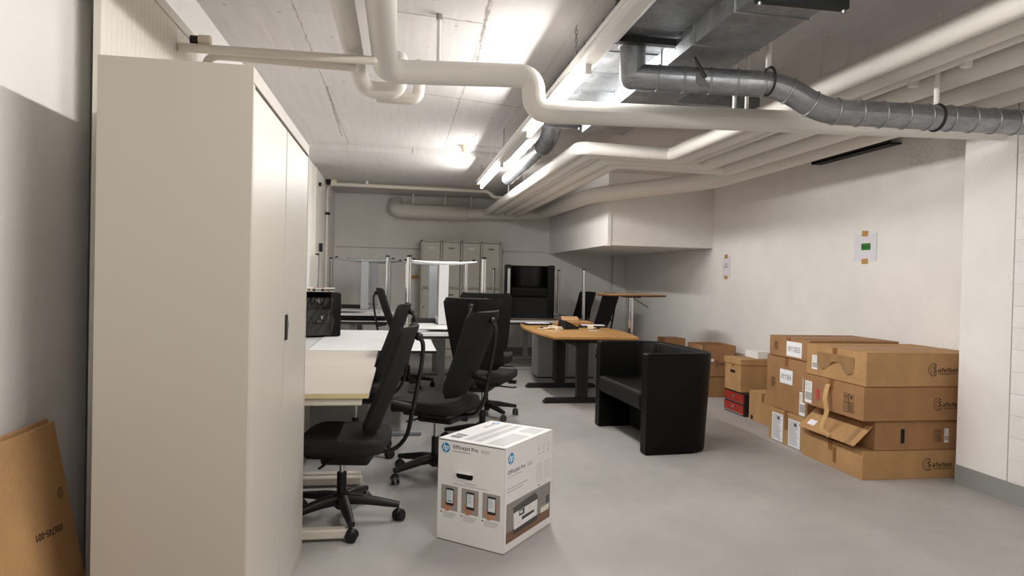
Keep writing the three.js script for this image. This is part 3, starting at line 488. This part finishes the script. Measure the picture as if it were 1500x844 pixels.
// ------------------------------------------------------------ wood conference table, cabinet below, things on it
{
  const t = thing('conference_table', 'boat-shaped wooden table on black T-legs behind the sofa', 'table', [2.12, 0, -8.05]);
  const s = new THREE.Shape(), L = 1.02, w = .47, wm = .56; s.moveTo(-w, -L); s.lineTo(w, -L); s.quadraticCurveTo(wm + .1, 0, w, L); s.lineTo(-w, L); s.quadraticCurveTo(-wm - .1, 0, -w, -L);
  const g = extrude(s, .02, .004, 2, 24); g.rotateX(-Math.PI / 2); const uv = g.attributes.uv, p = g.attributes.position; for (let i = 0; i < p.count; i++) uv.setXY(i, p.getX(i) * .9, p.getZ(i) * .5); part(t, 'tabletop', g, M.wood, [0, .715, 0]);
  const g2 = extrude(s, .008, .001, 1, 24); g2.rotateX(-Math.PI / 2); part(t, 'underside', g2, M.woodEdge, [0, .702, 0]);
  for (const z of [.88, -.15]) { part(t, 'leg', rbox(.125, .64, .09, .008), M.blackPlastic, [-.12, .37, z]); part(t, 'foot', extrude([[-.5, .012], [-.46, .048], [.36, .048], [.4, .012], [.36, 0], [-.46, 0]], .07, .003), M.blackPlastic, [-.05, .004, z - .035]); part(t, 'bearer', rbox(.7, .04, .07, .006), M.blackPlastic, [0, .68, z]); }
  part(t, 'rail', rbox(.06, .08, 1.0, .006), M.blackPlastic, [-.12, .64, .37]);
  const pts = []; for (let i = 0; i <= 160; i++) { const a = i / 160 * Math.PI * 2 * 20; pts.push(V(-.28 + Math.cos(a) * .016, .62 - i / 160 * .48, .2 + Math.sin(a) * .016)); } part(t, 'coiled_cable', sweep(pts, .005, 6), M.black);
  const c = thing('low_cabinet', 'grey low steel cabinet underneath the wooden table', 'cabinet', [2.28, 0, -9.15]); part(c, 'body', rbox(.82, .58, .4, .006), M.silverPaint, [0, .31, 0]); part(c, 'plinth', box(-.39, .39, 0, .03, -.18, .18), M.dark); part(c, 'door', rbox(.36, .52, .016, .004), M.silver, [-.19, .31, .205]); part(c, 'door', rbox(.36, .52, .016, .004), M.silver, [.19, .31, .205]);
  const y = .741;
  const boards = [['lower pale wooden board on the far end of the wooden table', .5, .3, 0], ['upper pale wooden board with the folded flap on the far end of the wooden table', .42, .24, .02]];
  boards.forEach(([l, w2, d2, k], i) => { const b = thing('wood_board', l, 'board', [2.35 + k, y + i * .026, -8.92 - k]); part(b, 'panel', rbox(w2, .024, d2, .004), mat(i ? 0xc79a68 : 0xc39362, .6), [0, .012, 0]); if (i) part(b, 'flap', rbox(w2 * .55, .02, .1, .004), mat(0xcfa678, .6), [-.05, .05, -.05], [.5, 0, 0]); else part(b, 'lip', rbox(w2, .02, .016, .003), mat(0xb78453, .6), [0, .03, d2 / 2]); });
  const kb = (l, x, z, a) => { const b = thing('flat_screen_panel', l, 'screen', [x, y, z], a); part(b, 'casing', rbox(.36, .018, .22, .006), M.black, [0, .009, 0]); part(b, 'lid', rbox(.3, .008, .19, .003), M.paper, [0, .022, 0]); };
  kb('white-topped flat black device left of the boards', 1.83, -8.85, .1); kb('white-topped flat black device right of the boards', 2.52, -8.55, -.15);
  const ph = thing('desk_phone', 'black angular desk telephone amid the cables', 'phone', [2.08, y, -8.15], .3); part(ph, 'body', extrude([[-.1, 0], [.1, 0], [.1, .02], [-.08, .1]], .17, .004), M.blackPlastic, [0, .002, -.085]); part(ph, 'keypad', rbox(.1, .004, .1, .001), M.screen, [.025, .062, 0], [0, 0, -.42]);
  const cab = (l, m, pts2, r) => solo('loose_cable', l, 'cable', sweep(new THREE.CatmullRomCurve3(pts2).getPoints(50), r, 7), m);
  cab('black cable looped left of the desk telephone', M.black, [V(1.72, y + .008, -8.1), V(1.8, y + .012, -8.25), V(1.88, y + .02, -8.12), V(1.95, y + .01, -8.28), V(2.02, y + .014, -8.2)], .008);
  cab('cream cable tangled left of the desk telephone', M.cream, [V(1.66, y + .007, -7.95), V(1.8, y + .01, -8.02), V(1.86, y + .03, -8.2), V(1.92, y + .03, -8.02), V(1.76, y + .012, -8.12), V(1.98, y + .01, -8.0)], .007);
  cab('black cable running right of the desk telephone', M.black, [V(2.2, y + .009, -8.25), V(2.32, y + .009, -8.35), V(2.42, y + .009, -8.25), V(2.52, y + .009, -8.22)], .009);
  for (const [l, x, z, a] of [['small cream adapter block left of the desk telephone', 1.9, -7.88, .4], ['small cream adapter block right of the desk telephone', 2.36, -8.1, -.2]]) { const b = thing('adapter_block', l, 'adapter', [x, y, z], a); part(b, 'body', rbox(.075, .045, .05, .008), M.cream, [0, .023, 0]); part(b, 'cord_neck', cyl(.007, .03, 8), M.cream, [.05, .02, 0], [0, 0, Math.PI / 2]); }
  solo('paper_slip', 'white paper slip on the wooden table right of the telephone', 'paper', rbox(.12, .002, .07, .0008), M.paper, [2.33, y + .001, -7.85], [0, .2, 0]);
  solo('paper_slip', 'pale paper slip at the left edge of the wooden table', 'paper', rbox(.17, .002, .06, .0008), M.cream, [1.79, y + .001, -7.75], [0, -.1, 0]);
  const b = thing('bistro_table', 'tall round-topped wooden standing table near the back corner', 'table', [2.93, 0, -8.25]);
  part(b, 'tabletop', cyl(.43, .022, 56), M.wood, [0, 1.175, 0]); part(b, 'top_edge', new THREE.TorusGeometry(.43, .011, 8, 56), M.woodEdge, [0, 1.173, 0], [Math.PI / 2, 0, 0]); part(b, 'pole', cyl(.033, 1.13, 24), M.chrome, [0, .595, 0]); part(b, 'sleeve', cyl(.045, .55, 24), M.chrome, [0, .3, 0]); part(b, 'collar', cyl(.05, .03, 24), M.black, [0, .585, 0]); part(b, 'top_plate', rbox(.2, .02, .2, .005), M.black, [0, 1.153, 0]); part(b, 'lever', sweep([V(.02, 1.14, 0), V(.22, 1.02, .04)], [.007, .006], 8), M.steel); part(b, 'base', cyl(.24, .025, 40, .2), M.steel, [0, .0135, 0]);
}

// ------------------------------------------------------------ printer carton
{
  const t = thing('printer_carton', 'white printed printer carton on the floor in front of the chairs', 'box', [.216, 0, -3.467], -.69), w = .399, d = .51, h = .519;
  part(t, 'carton', box(0, w, .003, h, 0, -d), M.whiteCard);
  for (const y of [h - .006, .001]) part(t, 'lid_seam', box(-.001, w + .001, y, y + .003, .0015, -.002), M.dark);
  const logo = (g, x, y, r) => { g.fillStyle = '#1580b4'; g.beginPath(); g.arc(x, y, r, 0, 7); g.fill(); g.save(); g.translate(x, y); g.transform(1, 0, -.3, 1, 0, 0); g.strokeStyle = '#fff'; g.lineWidth = r * .17; g.beginPath(); g.moveTo(-r * .52, -r * .9); g.lineTo(-r * .52, r * .42); g.moveTo(-r * .52, -r * .3); g.lineTo(-r * .2, -r * .3); g.quadraticCurveTo(-r * .08, -r * .3, -r * .08, -r * .12); g.lineTo(-r * .08, r * .42); g.moveTo(r * .2, r * .9); g.lineTo(r * .2, -r * .3); g.lineTo(r * .48, -r * .3); g.quadraticCurveTo(r * .62, -r * .3, r * .62, -r * .12); g.lineTo(r * .62, r * .2); g.quadraticCurveTo(r * .62, r * .36, r * .48, r * .36); g.lineTo(r * .2, r * .36); g.stroke(); g.restore(); };
  const front = canvas(800, 1040, (g, W, H) => {
    g.fillStyle = '#e9e7e5'; g.fillRect(0, 0, W, H); logo(g, 92, 96, 52);
    g.fillStyle = '#222'; g.font = 'bold 50px sans-serif'; g.fillText('OfficeJet Pro', 178, 92); g.fillStyle = '#777'; g.font = '44px sans-serif'; g.fillText('9020', 520, 92); g.fillStyle = '#9a9a9a'; g.font = '19px sans-serif'; for (let i = 0; i < 22; i++) g.fillRect(178 + i * 10, 112, 6 + (i * 7) % 5, 11);
    g.fillStyle = '#8b8b8b'; for (let i = 0; i < 12; i++) g.fillRect(340 + i * 11, 420, 8, 9); for (let i = 0; i < 40; i++) g.fillRect(200 + i * 10, 446, 7, 7);
    for (let k = 0; k < 3; k++) {
      const x = 46 + k * 252, y = 478; g.fillStyle = '#9c9690'; g.fillRect(x, y, 206, 252);
      g.fillStyle = '#b98263'; g.beginPath(); g.ellipse(x + 88, y + 190, 52, 78, .35, 0, 7); g.fill(); for (let i = 0; i < 4; i++) { g.beginPath(); g.ellipse(x + 160, y + 90 + i * 30, 20, 11, -.2, 0, 7); g.fill(); }
      g.fillStyle = '#1e2023'; g.beginPath(); g.roundRect ? g.roundRect(x + 58, y + 26, 98, 178, 14) : g.rect(x + 58, y + 26, 98, 178); g.fill(); g.fillStyle = '#dfe3e6'; g.fillRect(x + 66, y + 46, 82, 130); g.fillStyle = '#9fb3c4'; for (let i = 0; i < 5; i++) g.fillRect(x + 74, y + 58 + i * 18, 40 + (i * 13) % 26, 7); g.fillStyle = '#1580b4'; if (k === 0) g.fillRect(x + 78, y + 150, 58, 12);
      if (k === 2) { g.fillStyle = '#c08a68'; g.beginPath(); g.ellipse(x + 118, y + 226, 46, 22, -.3, 0, 7); g.fill(); }
      g.fillStyle = '#444'; g.beginPath(); g.arc(x + 4, y + 282, 9, 0, 7); g.fill(); g.fillStyle = '#a2a2a2'; for (let r = 0; r < 4; r++) for (let i = 0; i < 14 - r; i++) g.fillRect(x + 26 + i * 12, y + 276 + r * 15, 9, 7);
    }
  });
  const side = canvas(1020, 1040, (g, W, H) => {
    g.fillStyle = '#e7e5e3'; g.fillRect(0, 0, W, H); logo(g, 110, 112, 58); g.fillStyle = '#222'; g.font = 'bold 58px sans-serif'; g.fillText('OfficeJet Pro', 52, 268); g.fillStyle = '#777'; g.font = '50px sans-serif'; g.fillText('9020', 446, 268);
    g.fillStyle = '#a0a0a0'; for (let i = 0; i < 26; i++) g.fillRect(52 + i * 11, 292, 8, 9); for (let r = 0; r < 2; r++) for (let i = 0; i < 34 - r * 8; i++) g.fillRect(52 + i * 12, 408 + r * 30, 9, 12);
    g.strokeStyle = '#8d8d8d'; g.lineWidth = 3; for (let k = 0; k < 3; k++) { const x = 700 + k * 110; g.beginPath(); g.arc(x, 120, 22, 0, 7); g.moveTo(x - 14, 150); g.lineTo(x + 14, 150); g.moveTo(x, 142); g.lineTo(x, 170); g.stroke(); g.fillStyle = '#999'; g.fillRect(x - 24, 186, 48, 8); }
    g.fillStyle = '#a5a5a5'; for (let c = 0; c < 2; c++) for (let r = 0; r < 11; r++) for (let i = 0; i < 10; i++) if ((i * 7 + r * 3 + c) % 9) g.fillRect(640 + c * 190 + i * 16, 300 + r * 19, 12, 5); g.fillStyle = '#333'; g.fillRect(700, 530, 40, 10);
    // printed photograph of the printer
    g.save(); g.beginPath(); g.rect(40, 560, 950, 400); g.clip(); g.fillStyle = '#8d8985'; g.fillRect(40, 560, 950, 400); g.strokeStyle = '#6f6b67'; g.lineWidth = 3; for (let y = 590; y < 860; y += 58) { g.beginPath(); g.moveTo(40, y); g.lineTo(990, y); g.stroke(); for (let x = 60 + (y % 2 ? 60 : 0); x < 990; x += 150) { g.beginPath(); g.moveTo(x, y); g.lineTo(x, y + 58); g.stroke(); } }
    g.fillStyle = '#7d5b42'; g.fillRect(40, 850, 950, 110); g.fillStyle = '#5e4230'; for (let i = 0; i < 9; i++) g.fillRect(40, 858 + i * 13, 950, 2);
    g.fillStyle = '#3c3a3a'; g.fillRect(180, 845, 520, 60); g.fillStyle = '#e6e4e1'; g.beginPath(); g.moveTo(180, 660); g.lineTo(690, 660); g.lineTo(690, 850); g.lineTo(200, 862); g.closePath(); g.fill(); g.fillStyle = '#4a4644'; g.beginPath(); g.moveTo(170, 630); g.lineTo(640, 590); g.lineTo(700, 650); g.lineTo(700, 680); g.lineTo(180, 690); g.closePath(); g.fill(); g.fillStyle = '#26282b'; g.fillRect(300, 690, 110, 60); g.fillStyle = '#cfd6da'; g.fillRect(316, 700, 60, 32); g.fillStyle = '#2e2d2d'; g.fillRect(360, 770, 260, 36); g.fillStyle = '#f1f0ee'; g.beginPath(); g.moveTo(380, 806); g.lineTo(610, 796); g.lineTo(640, 826); g.lineTo(400, 840); g.closePath(); g.fill(); g.strokeStyle = '#9a9896'; g.lineWidth = 4; g.beginPath(); g.arc(520, 712, 17, 0, 7); g.stroke();
    g.fillStyle = '#e2ddd6'; g.fillRect(770, 800, 190, 60); g.fillStyle = '#b8a24e'; g.fillRect(800, 780, 60, 24); g.fillStyle = '#3b4250'; g.fillRect(890, 700, 70, 84); g.restore();
  });
  const top = canvas(800, 1020, (g, W, H) => {
    g.fillStyle = '#efedec'; g.fillRect(0, 0, W, H); g.fillStyle = '#cbcac9'; g.fillRect(250, 60, 90, 880); g.fillRect(370, 60, 90, 880); g.fillRect(540, 420, 200, 540); g.fillRect(540, 60, 200, 250); g.fillStyle = '#dddcdb'; for (let r = 0; r < 40; r++) g.fillRect(556, 70 + r * 22, 120 + (r * 37) % 50, 5); 
    g.save(); g.translate(130, 300); g.rotate(-Math.PI / 2); g.fillStyle = '#222'; g.font = 'bold 46px sans-serif'; g.fillText('OfficeJet Pro', -60, 20); g.restore(); logo(g, 130, 100, 44); g.fillStyle = '#222'; for (let i = 0; i < 9; i++) g.fillRect(70, 760 + i * 20, 120, 6 + (i * 5) % 9); g.fillRect(60, 760, 130, 30); g.fillRect(60, 860, 130, 30);
  });
  const e = .0012;
  const fm = part(t, 'front_print', (() => { const s = new THREE.Shape(); s.moveTo(0, 0); s.lineTo(w, 0); s.lineTo(w, h - .008); s.lineTo(0, h - .008); const o = new THREE.Path(); const hx = .165, hy = .345; o.moveTo(hx - .05, hy - .008); o.lineTo(hx - .04, hy - .018); o.lineTo(hx + .04, hy - .018); o.lineTo(hx + .05, hy - .008); o.lineTo(hx + .05, hy + .008); o.lineTo(hx - .05, hy + .012); s.holes.push(o); const g = new THREE.ShapeGeometry(s); const p = g.attributes.position; for (let i = 0; i < p.count; i++) g.attributes.uv.setXY(i, p.getX(i) / w, p.getY(i) / h); return g; })(), decalMat(front, .5), [0, .004, e]);
  part(t, 'hand_hole', box(.112, .216, .326, .362, .0008, 0), M.blackMatt); part(t, 'hand_flap', rbox(.1, .004, .03, .0015), M.whiteCard, [.163, .362, .012], [-.25, 0, .02]);
  decal(t, 'side_print', d, h - .008, decalMat(side, .5), [w + e, .004 + (h - .008) / 2, -d / 2], [0, Math.PI / 2, 0]);
  decal(t, 'top_print', w, d, decalMat(top, .5), [w / 2, h + e, -d / 2], [-Math.PI / 2, 0, 0]);
}

// ------------------------------------------------------------ boxes along the right wall
const ink = '#2a221c';
const swirl = canvas(600, 220, (g) => {
  g.clearRect(0, 0, 600, 220); g.strokeStyle = ink; g.lineWidth = 9; g.beginPath(); g.ellipse(92, 108, 74, 92, 0, .6, 5.4); g.stroke(); g.lineWidth = 7; g.beginPath(); g.ellipse(104, 112, 50, 66, 0, .9, 5.0); g.stroke(); g.beginPath(); g.moveTo(118, 20); g.lineTo(150, 40); g.lineTo(120, 52); g.closePath(); g.fillStyle = ink; g.fill();
  g.font = 'bold 112px sans-serif'; g.save(); g.scale(1.15, 1); g.fillText('S', 76, 146); g.font = 'bold 88px sans-serif'; g.fillText('afeNet', 146, 146); g.restore(); g.fillRect(190, 164, 330, 6); for (let i = 0; i < 24; i++) g.fillRect(200 + i * 11, 174, 7, 7);
});
const swirlMat = decalMat(swirl, .85, true);
const arrows = decalMat(canvas(256, 300, (g) => { g.clearRect(0, 0, 256, 300); g.strokeStyle = g.fillStyle = ink; g.lineWidth = 7; g.strokeRect(12, 12, 110, 130); g.strokeRect(134, 12, 110, 130); g.strokeRect(12, 156, 110, 130); g.strokeRect(134, 156, 110, 130); for (const x of [44, 88]) { g.fillRect(x - 5, 50, 10, 76); g.beginPath(); g.moveTo(x - 20, 60); g.lineTo(x, 28); g.lineTo(x + 20, 60); g.fill(); } g.beginPath(); g.moveTo(164, 34); g.lineTo(214, 34); g.quadraticCurveTo(210, 84, 190, 88); g.lineTo(190, 118); g.lineTo(206, 126); g.lineTo(172, 126); g.lineTo(186, 118); g.lineTo(186, 88); g.quadraticCurveTo(166, 84, 164, 34); g.fill(); g.beginPath(); g.arc(67, 220, 30, 0, 7); g.stroke(); for (let i = 0; i < 5; i++) g.fillRect(150, 178 + i * 20, 78 - (i * 17) % 30, 9); }), .85, true);
const bar = decalMat(canvas(256, 256, (g) => { g.fillStyle = '#eeeeec'; g.fillRect(0, 0, 256, 256); g.fillStyle = '#222'; let x = 20; for (let i = 0; i < 30; i++) { const w = 2 + (i * 7) % 6; g.fillRect(x, 130, w, 90); x += w + 3 + (i * 5) % 4; } for (let r = 0; r < 5; r++) for (let i = 0; i < 9; i++) g.fillRect(20 + i * 24, 20 + r * 20, 16 - (i * r) % 9, 7); }), .8);
const textSheet = decalMat(canvas(256, 360, (g) => { g.fillStyle = '#e9e9ec'; g.fillRect(0, 0, 256, 360); g.fillStyle = '#55565a'; for (let r = 0; r < 26; r++) { let x = 18; for (let i = 0; x < 220 - (r * 31) % 70; i++) { const w = 8 + (i * 13 + r * 7) % 20; g.fillRect(x, 18 + r * 12.5, w, 5); x += w + 6; } } g.fillRect(120, 40, 60, 40); }), .8);
const tagMat = (txt) => decalMat(canvas(256, 128, (g) => { g.fillStyle = '#eeeef0'; g.fillRect(0, 0, 256, 128); g.fillStyle = '#1c1c1e'; g.font = '62px sans-serif'; g.textAlign = 'center'; g.textBaseline = 'middle'; g.fillText(txt, 128, 66); }), .8);
const FX = -Math.PI / 2;
function carton(name, label, x0, x1, z0, z1, y0, y1, m = M.card, opt = {}) {   // z0 nearer the camera
  const t = thing(name, label, 'box', [(x0 + x1) / 2, y0, (z0 + z1) / 2], opt.turn ?? 0, opt.group), w = x1 - x0, h = y1 - y0, d = z0 - z1;
  if (opt.open) { const th = .006; part(t, 'body', metric(join([box(-w / 2, w / 2, 0, th, -d / 2, d / 2), box(-w / 2, -w / 2 + th, 0, h, -d / 2, d / 2), box(w / 2 - th, w / 2, 0, h, -d / 2, d / 2), box(-w / 2, w / 2, 0, h, d / 2 - th, d / 2), box(-w / 2, w / 2, 0, h, -d / 2 + th, -d / 2)])), m); }
  else { part(t, 'body', metric(rbox(w, h - .004, d, .004, 1)), m, [0, h / 2 - .002, 0]); for (const s of [-1, 1]) part(t, 'lid_flap', metric(rbox(w - .004, .004, d / 2 - .003, .0015, 1)), m, [0, h - .002, s * d / 4]); part(t, 'tape', rbox(.0015, .075, .05, .0006, 1), M.tape, [-w / 2 - .0004, h - .038, 0]); part(t, 'tape', rbox(w, .0012, .05, .0005, 1), M.tape, [0, h + .0002, 0]); }
  t.W = w; t.Hh = h; t.Dd = d; return t;
}
const onL = (t, name, w, h, m, y, z) => decal(t, name, w, h, m, [-t.W / 2 - .0016, y, z], [0, FX, 0]);
const onF = (t, name, w, h, m, x, y) => decal(t, name, w, h, m, [x, y, t.Dd / 2 + .0016]);
{
  const st = 'stacked long cartons by the pillar';
  const b1 = carton('long_carton', 'lowest long carton of the stack by the pillar', 3.2, 4.12, -4.19, -4.9, 0, .2, M.card, { group: st }); onF(b1, 'printed_logo', .29, .106, swirlMat, .15, .1); part(b1, 'side_tape', rbox(.0015, .11, .035, .0006, 1), M.tape, [-.4615, .1, .05]);
  const b2 = carton('long_carton', 'second carton from the floor, its end flap hanging open', 3.3, 4.13, -4.2, -4.88, .202, .413, M.card2, { group: st }); onF(b2, 'handling_marks', .07, .09, arrows, .08, .1); part(b2, 'hand_slot', rbox(.03, .1, .002, .0008, 1), M.blackMatt, [-.2, .1, .3405]); decal(b2, 'barcode', .035, .1, bar, [.15, .1, .3416]);
  const fl = part(b2, 'hanging_flap', metric(rbox(.2, .006, .66, .002, 1)), M.card, [-.50, .1, .0], [0, 0, .75]); part(fl, 'flap_tape', rbox(.2, .0012, .05, .0005), M.tapeClear, [0, .004, .25]); part(fl, 'label', rbox(.05, .0012, .09, .0005), M.paper, [-.03, .004, -.22]);
  const b3 = carton('long_carton', 'third carton from the floor with a taped strip dangling', 3.18, 4.1, -4.17, -4.88, .416, .65, M.card2, { group: st }); onF(b3, 'printed_logo', .28, .103, swirlMat, .22, .115); onL(b3, 'handling_marks', .12, .14, arrows, .1, .2); onL(b3, 'barcode', .09, .17, bar, .1, -.28); onL(b3, 'red_sticker', .035, .08, mat(0xc23a4a, .6), .1, -.16);
  part(b3, 'loose_strip', sweep(new THREE.CatmullRomCurve3([V(-.475, .2, -.02), V(-.51, .1, 0), V(-.5, .0, .01), V(-.53, -.13, .0), V(-.5, -.17, .05)]).getPoints(20), [.018, .002], 8), M.cardEdge); part(b3, 'torn_flap', rbox(.005, .2, .05, .002), M.cardEdge, [.44, .06, .37], [0, .3, .08]);
  const b4 = carton('long_carton', 'topmost carton of the stack by the pillar', 3.2, 4.13, -4.18, -4.87, .653, .89, M.card, { group: st }); onF(b4, 'printed_logo', .29, .106, swirlMat, .16, .12); onL(b4, 'shipping_label', .07, .11, bar, .1, -.24); part(b4, 'crumpled_tape', shell((u, v) => V(-.472 - .008 * Math.sin(u * 17) * v, .19 - v * .09 * (1 + .4 * Math.sin(u * 9)), -.2 + u * .42), 24, 6, .002), M.tapeClear); part(b4, 'front_tape', rbox(.05, .16, .0012, .0005), M.tape, [.36, .11, .3455]);
  const pb = carton('paper_carton', 'low carton with two large printed sheets taped on its side', 3.24, 3.8, -4.95, -5.46, 0, .275, M.card); onL(pb, 'printed_sheet', .17, .235, textSheet, .125, -.12); onL(pb, 'printed_sheet', .17, .225, textSheet, .12, .13); part(pb, 'brown_tape', rbox(.0015, .12, .045, .0006), M.tape, [-.2815, .19, .01]);
  const k6 = carton('tagged_carton', 'tall brown carton with a white paper tag reading KY1066', 3.26, 3.85, -4.94, -5.55, .278, .73, M.card2); onL(k6, 'tag_sheet', .19, .12, tagMat('KY1066'), .29, .0); onL(k6, 'shipping_label', .08, .19, bar, .1, .24); onL(k6, 'handling_marks', .07, .09, arrows, .22, -.2); onL(k6, 'barcode', .06, .1, bar, .26, .27);
  const k5 = carton('tagged_carton', 'shallow brown carton with a tag reading KY1065, on the tall tagged one', 3.25, 4.05, -4.91, -5.5, .733, .905, M.card2); onL(k5, 'tag_sheet', .22, .125, tagMat('KY1065'), .08, .08); onL(k5, 'handling_marks', .06, .075, arrows, .09, -.19);
  part(k5, 'loose_paper', rbox(.2, .002, .15, .0008), M.paper, [-.25, .163, -.05], [0, .4, .03]);
  const oc = carton('plain_carton', 'plain ochre carton on the floor beside the red drawers', 3.48, 4.05, -5.72, -6.24, 0, .29, M.card); onL(oc, 'label', .05, .06, bar, .07, .18); part(oc, 'finger_hole', cyl(.022, .002, 20), M.blackMatt, [-.2855, .03, -.2], [0, 0, Math.PI / 2]);
  const rd = thing('red_drawer_unit', 'small red two-drawer unit on the floor under the archive box', 'drawers', [3.72, 0, -6.52]); part(rd, 'body', rbox(.5, .23, .42, .004), M.dark, [0, .115, 0]);
  for (const y of [.062, .17]) { const d = part(rd, 'drawer', rbox(.012, .095, .4, .003), M.red, [-.255, y, 0]); part(d, 'handle', rbox(.012, .024, .05, .004), M.chrome, [-.01, .012, 0]); part(d, 'trim_strip', box(-.008, -.006, -.047, -.037, -.2, .2), M.chrome); }
  const ab = carton('archive_box', 'brown archive box with a hand hole standing on the red drawers', 3.47, 4.05, -6.4, -6.74, .233, .56, M.card); part(ab, 'lid', metric(rbox(.6, .06, .36, .003, 1)), M.card, [0, .31, 0]); part(ab, 'hand_hole', rbox(.003, .03, .1, .001), M.blackMatt, [-.2905, .2, .0]);
  solo('white_box', 'small white box on top of the brown archive box', 'box', rbox(.24, .075, .26, .004), M.whiteCard, [3.79, .612, -6.56]);
  const s1 = carton('far_carton', 'low printed carton on the floor at the far end of the right wall', 3.54, 4.1, -7.45, -7.95, 0, .235, M.card2); onF(s1, 'printed_logo', .28, .103, swirlMat, .17, .11);
  const s2 = carton('far_carton', 'open-topped printed carton stacked on the low far carton', 3.56, 3.97, -7.46, -7.9, .237, .61, M.card2, { open: true }); onF(s2, 'printed_logo', .2, .086, swirlMat, .04, .16); part(s2, 'tape_patch', rbox(.1, .03, .0012, .0005), M.paper, [-.12, .2, .221]);
  carton('plain_carton', 'tall plain carton behind the tub sofa', 3.38, 3.64, -8.15, -8.45, 0, .63, M.card2);
}
// taped notices on the right wall
{
  const n1 = canvas(200, 290, (g) => { g.fillStyle = '#dcdae0'; g.fillRect(0, 0, 200, 290); g.fillStyle = '#2c2b30'; g.font = 'bold 40px sans-serif'; g.textAlign = 'center'; g.fillText('EN', 100, 118); g.font = 'bold 32px sans-serif'; g.fillText('SERVICE', 100, 156); });
  const n2 = canvas(300, 250, (g) => { g.fillStyle = '#dedde3'; g.fillRect(0, 0, 300, 250); g.fillStyle = '#2f7a2a'; g.fillRect(100, 88, 124, 62); g.fillStyle = '#173d16'; g.font = 'bold 36px sans-serif'; g.textAlign = 'center'; g.fillText('BETON', 162, 132); });
  for (const [l, z, y, w, h, tex] of [['white notice with black lettering taped high near the soffit', -8.1, 1.565, .2, .265, n1], ['white notice with a green printed block taped on the right wall', -5.48, 1.705, .3, .25, n2]]) {
    const t = thing('wall_notice', l, 'notice', [XR, y, z]); part(t, 'sheet', rbox(.002, h, w, .0008), M.paper, [-.004, 0, 0]); decal(t, 'print', w - .004, h - .004, decalMat(tex, .8), [-.0058, 0, 0], [0, FX, 0]);
    part(t, 'brown_tape', rbox(.001, .05, .08, .0004), M.maskTape, [-.0064, h / 2, -.005], [.06, 0, 0]); part(t, 'brown_tape', rbox(.001, .045, .08, .0004), M.maskTape, [-.0064, -h / 2, 0], [-.04, 0, 0]);
  }
}
renderer.render(scene, camera);
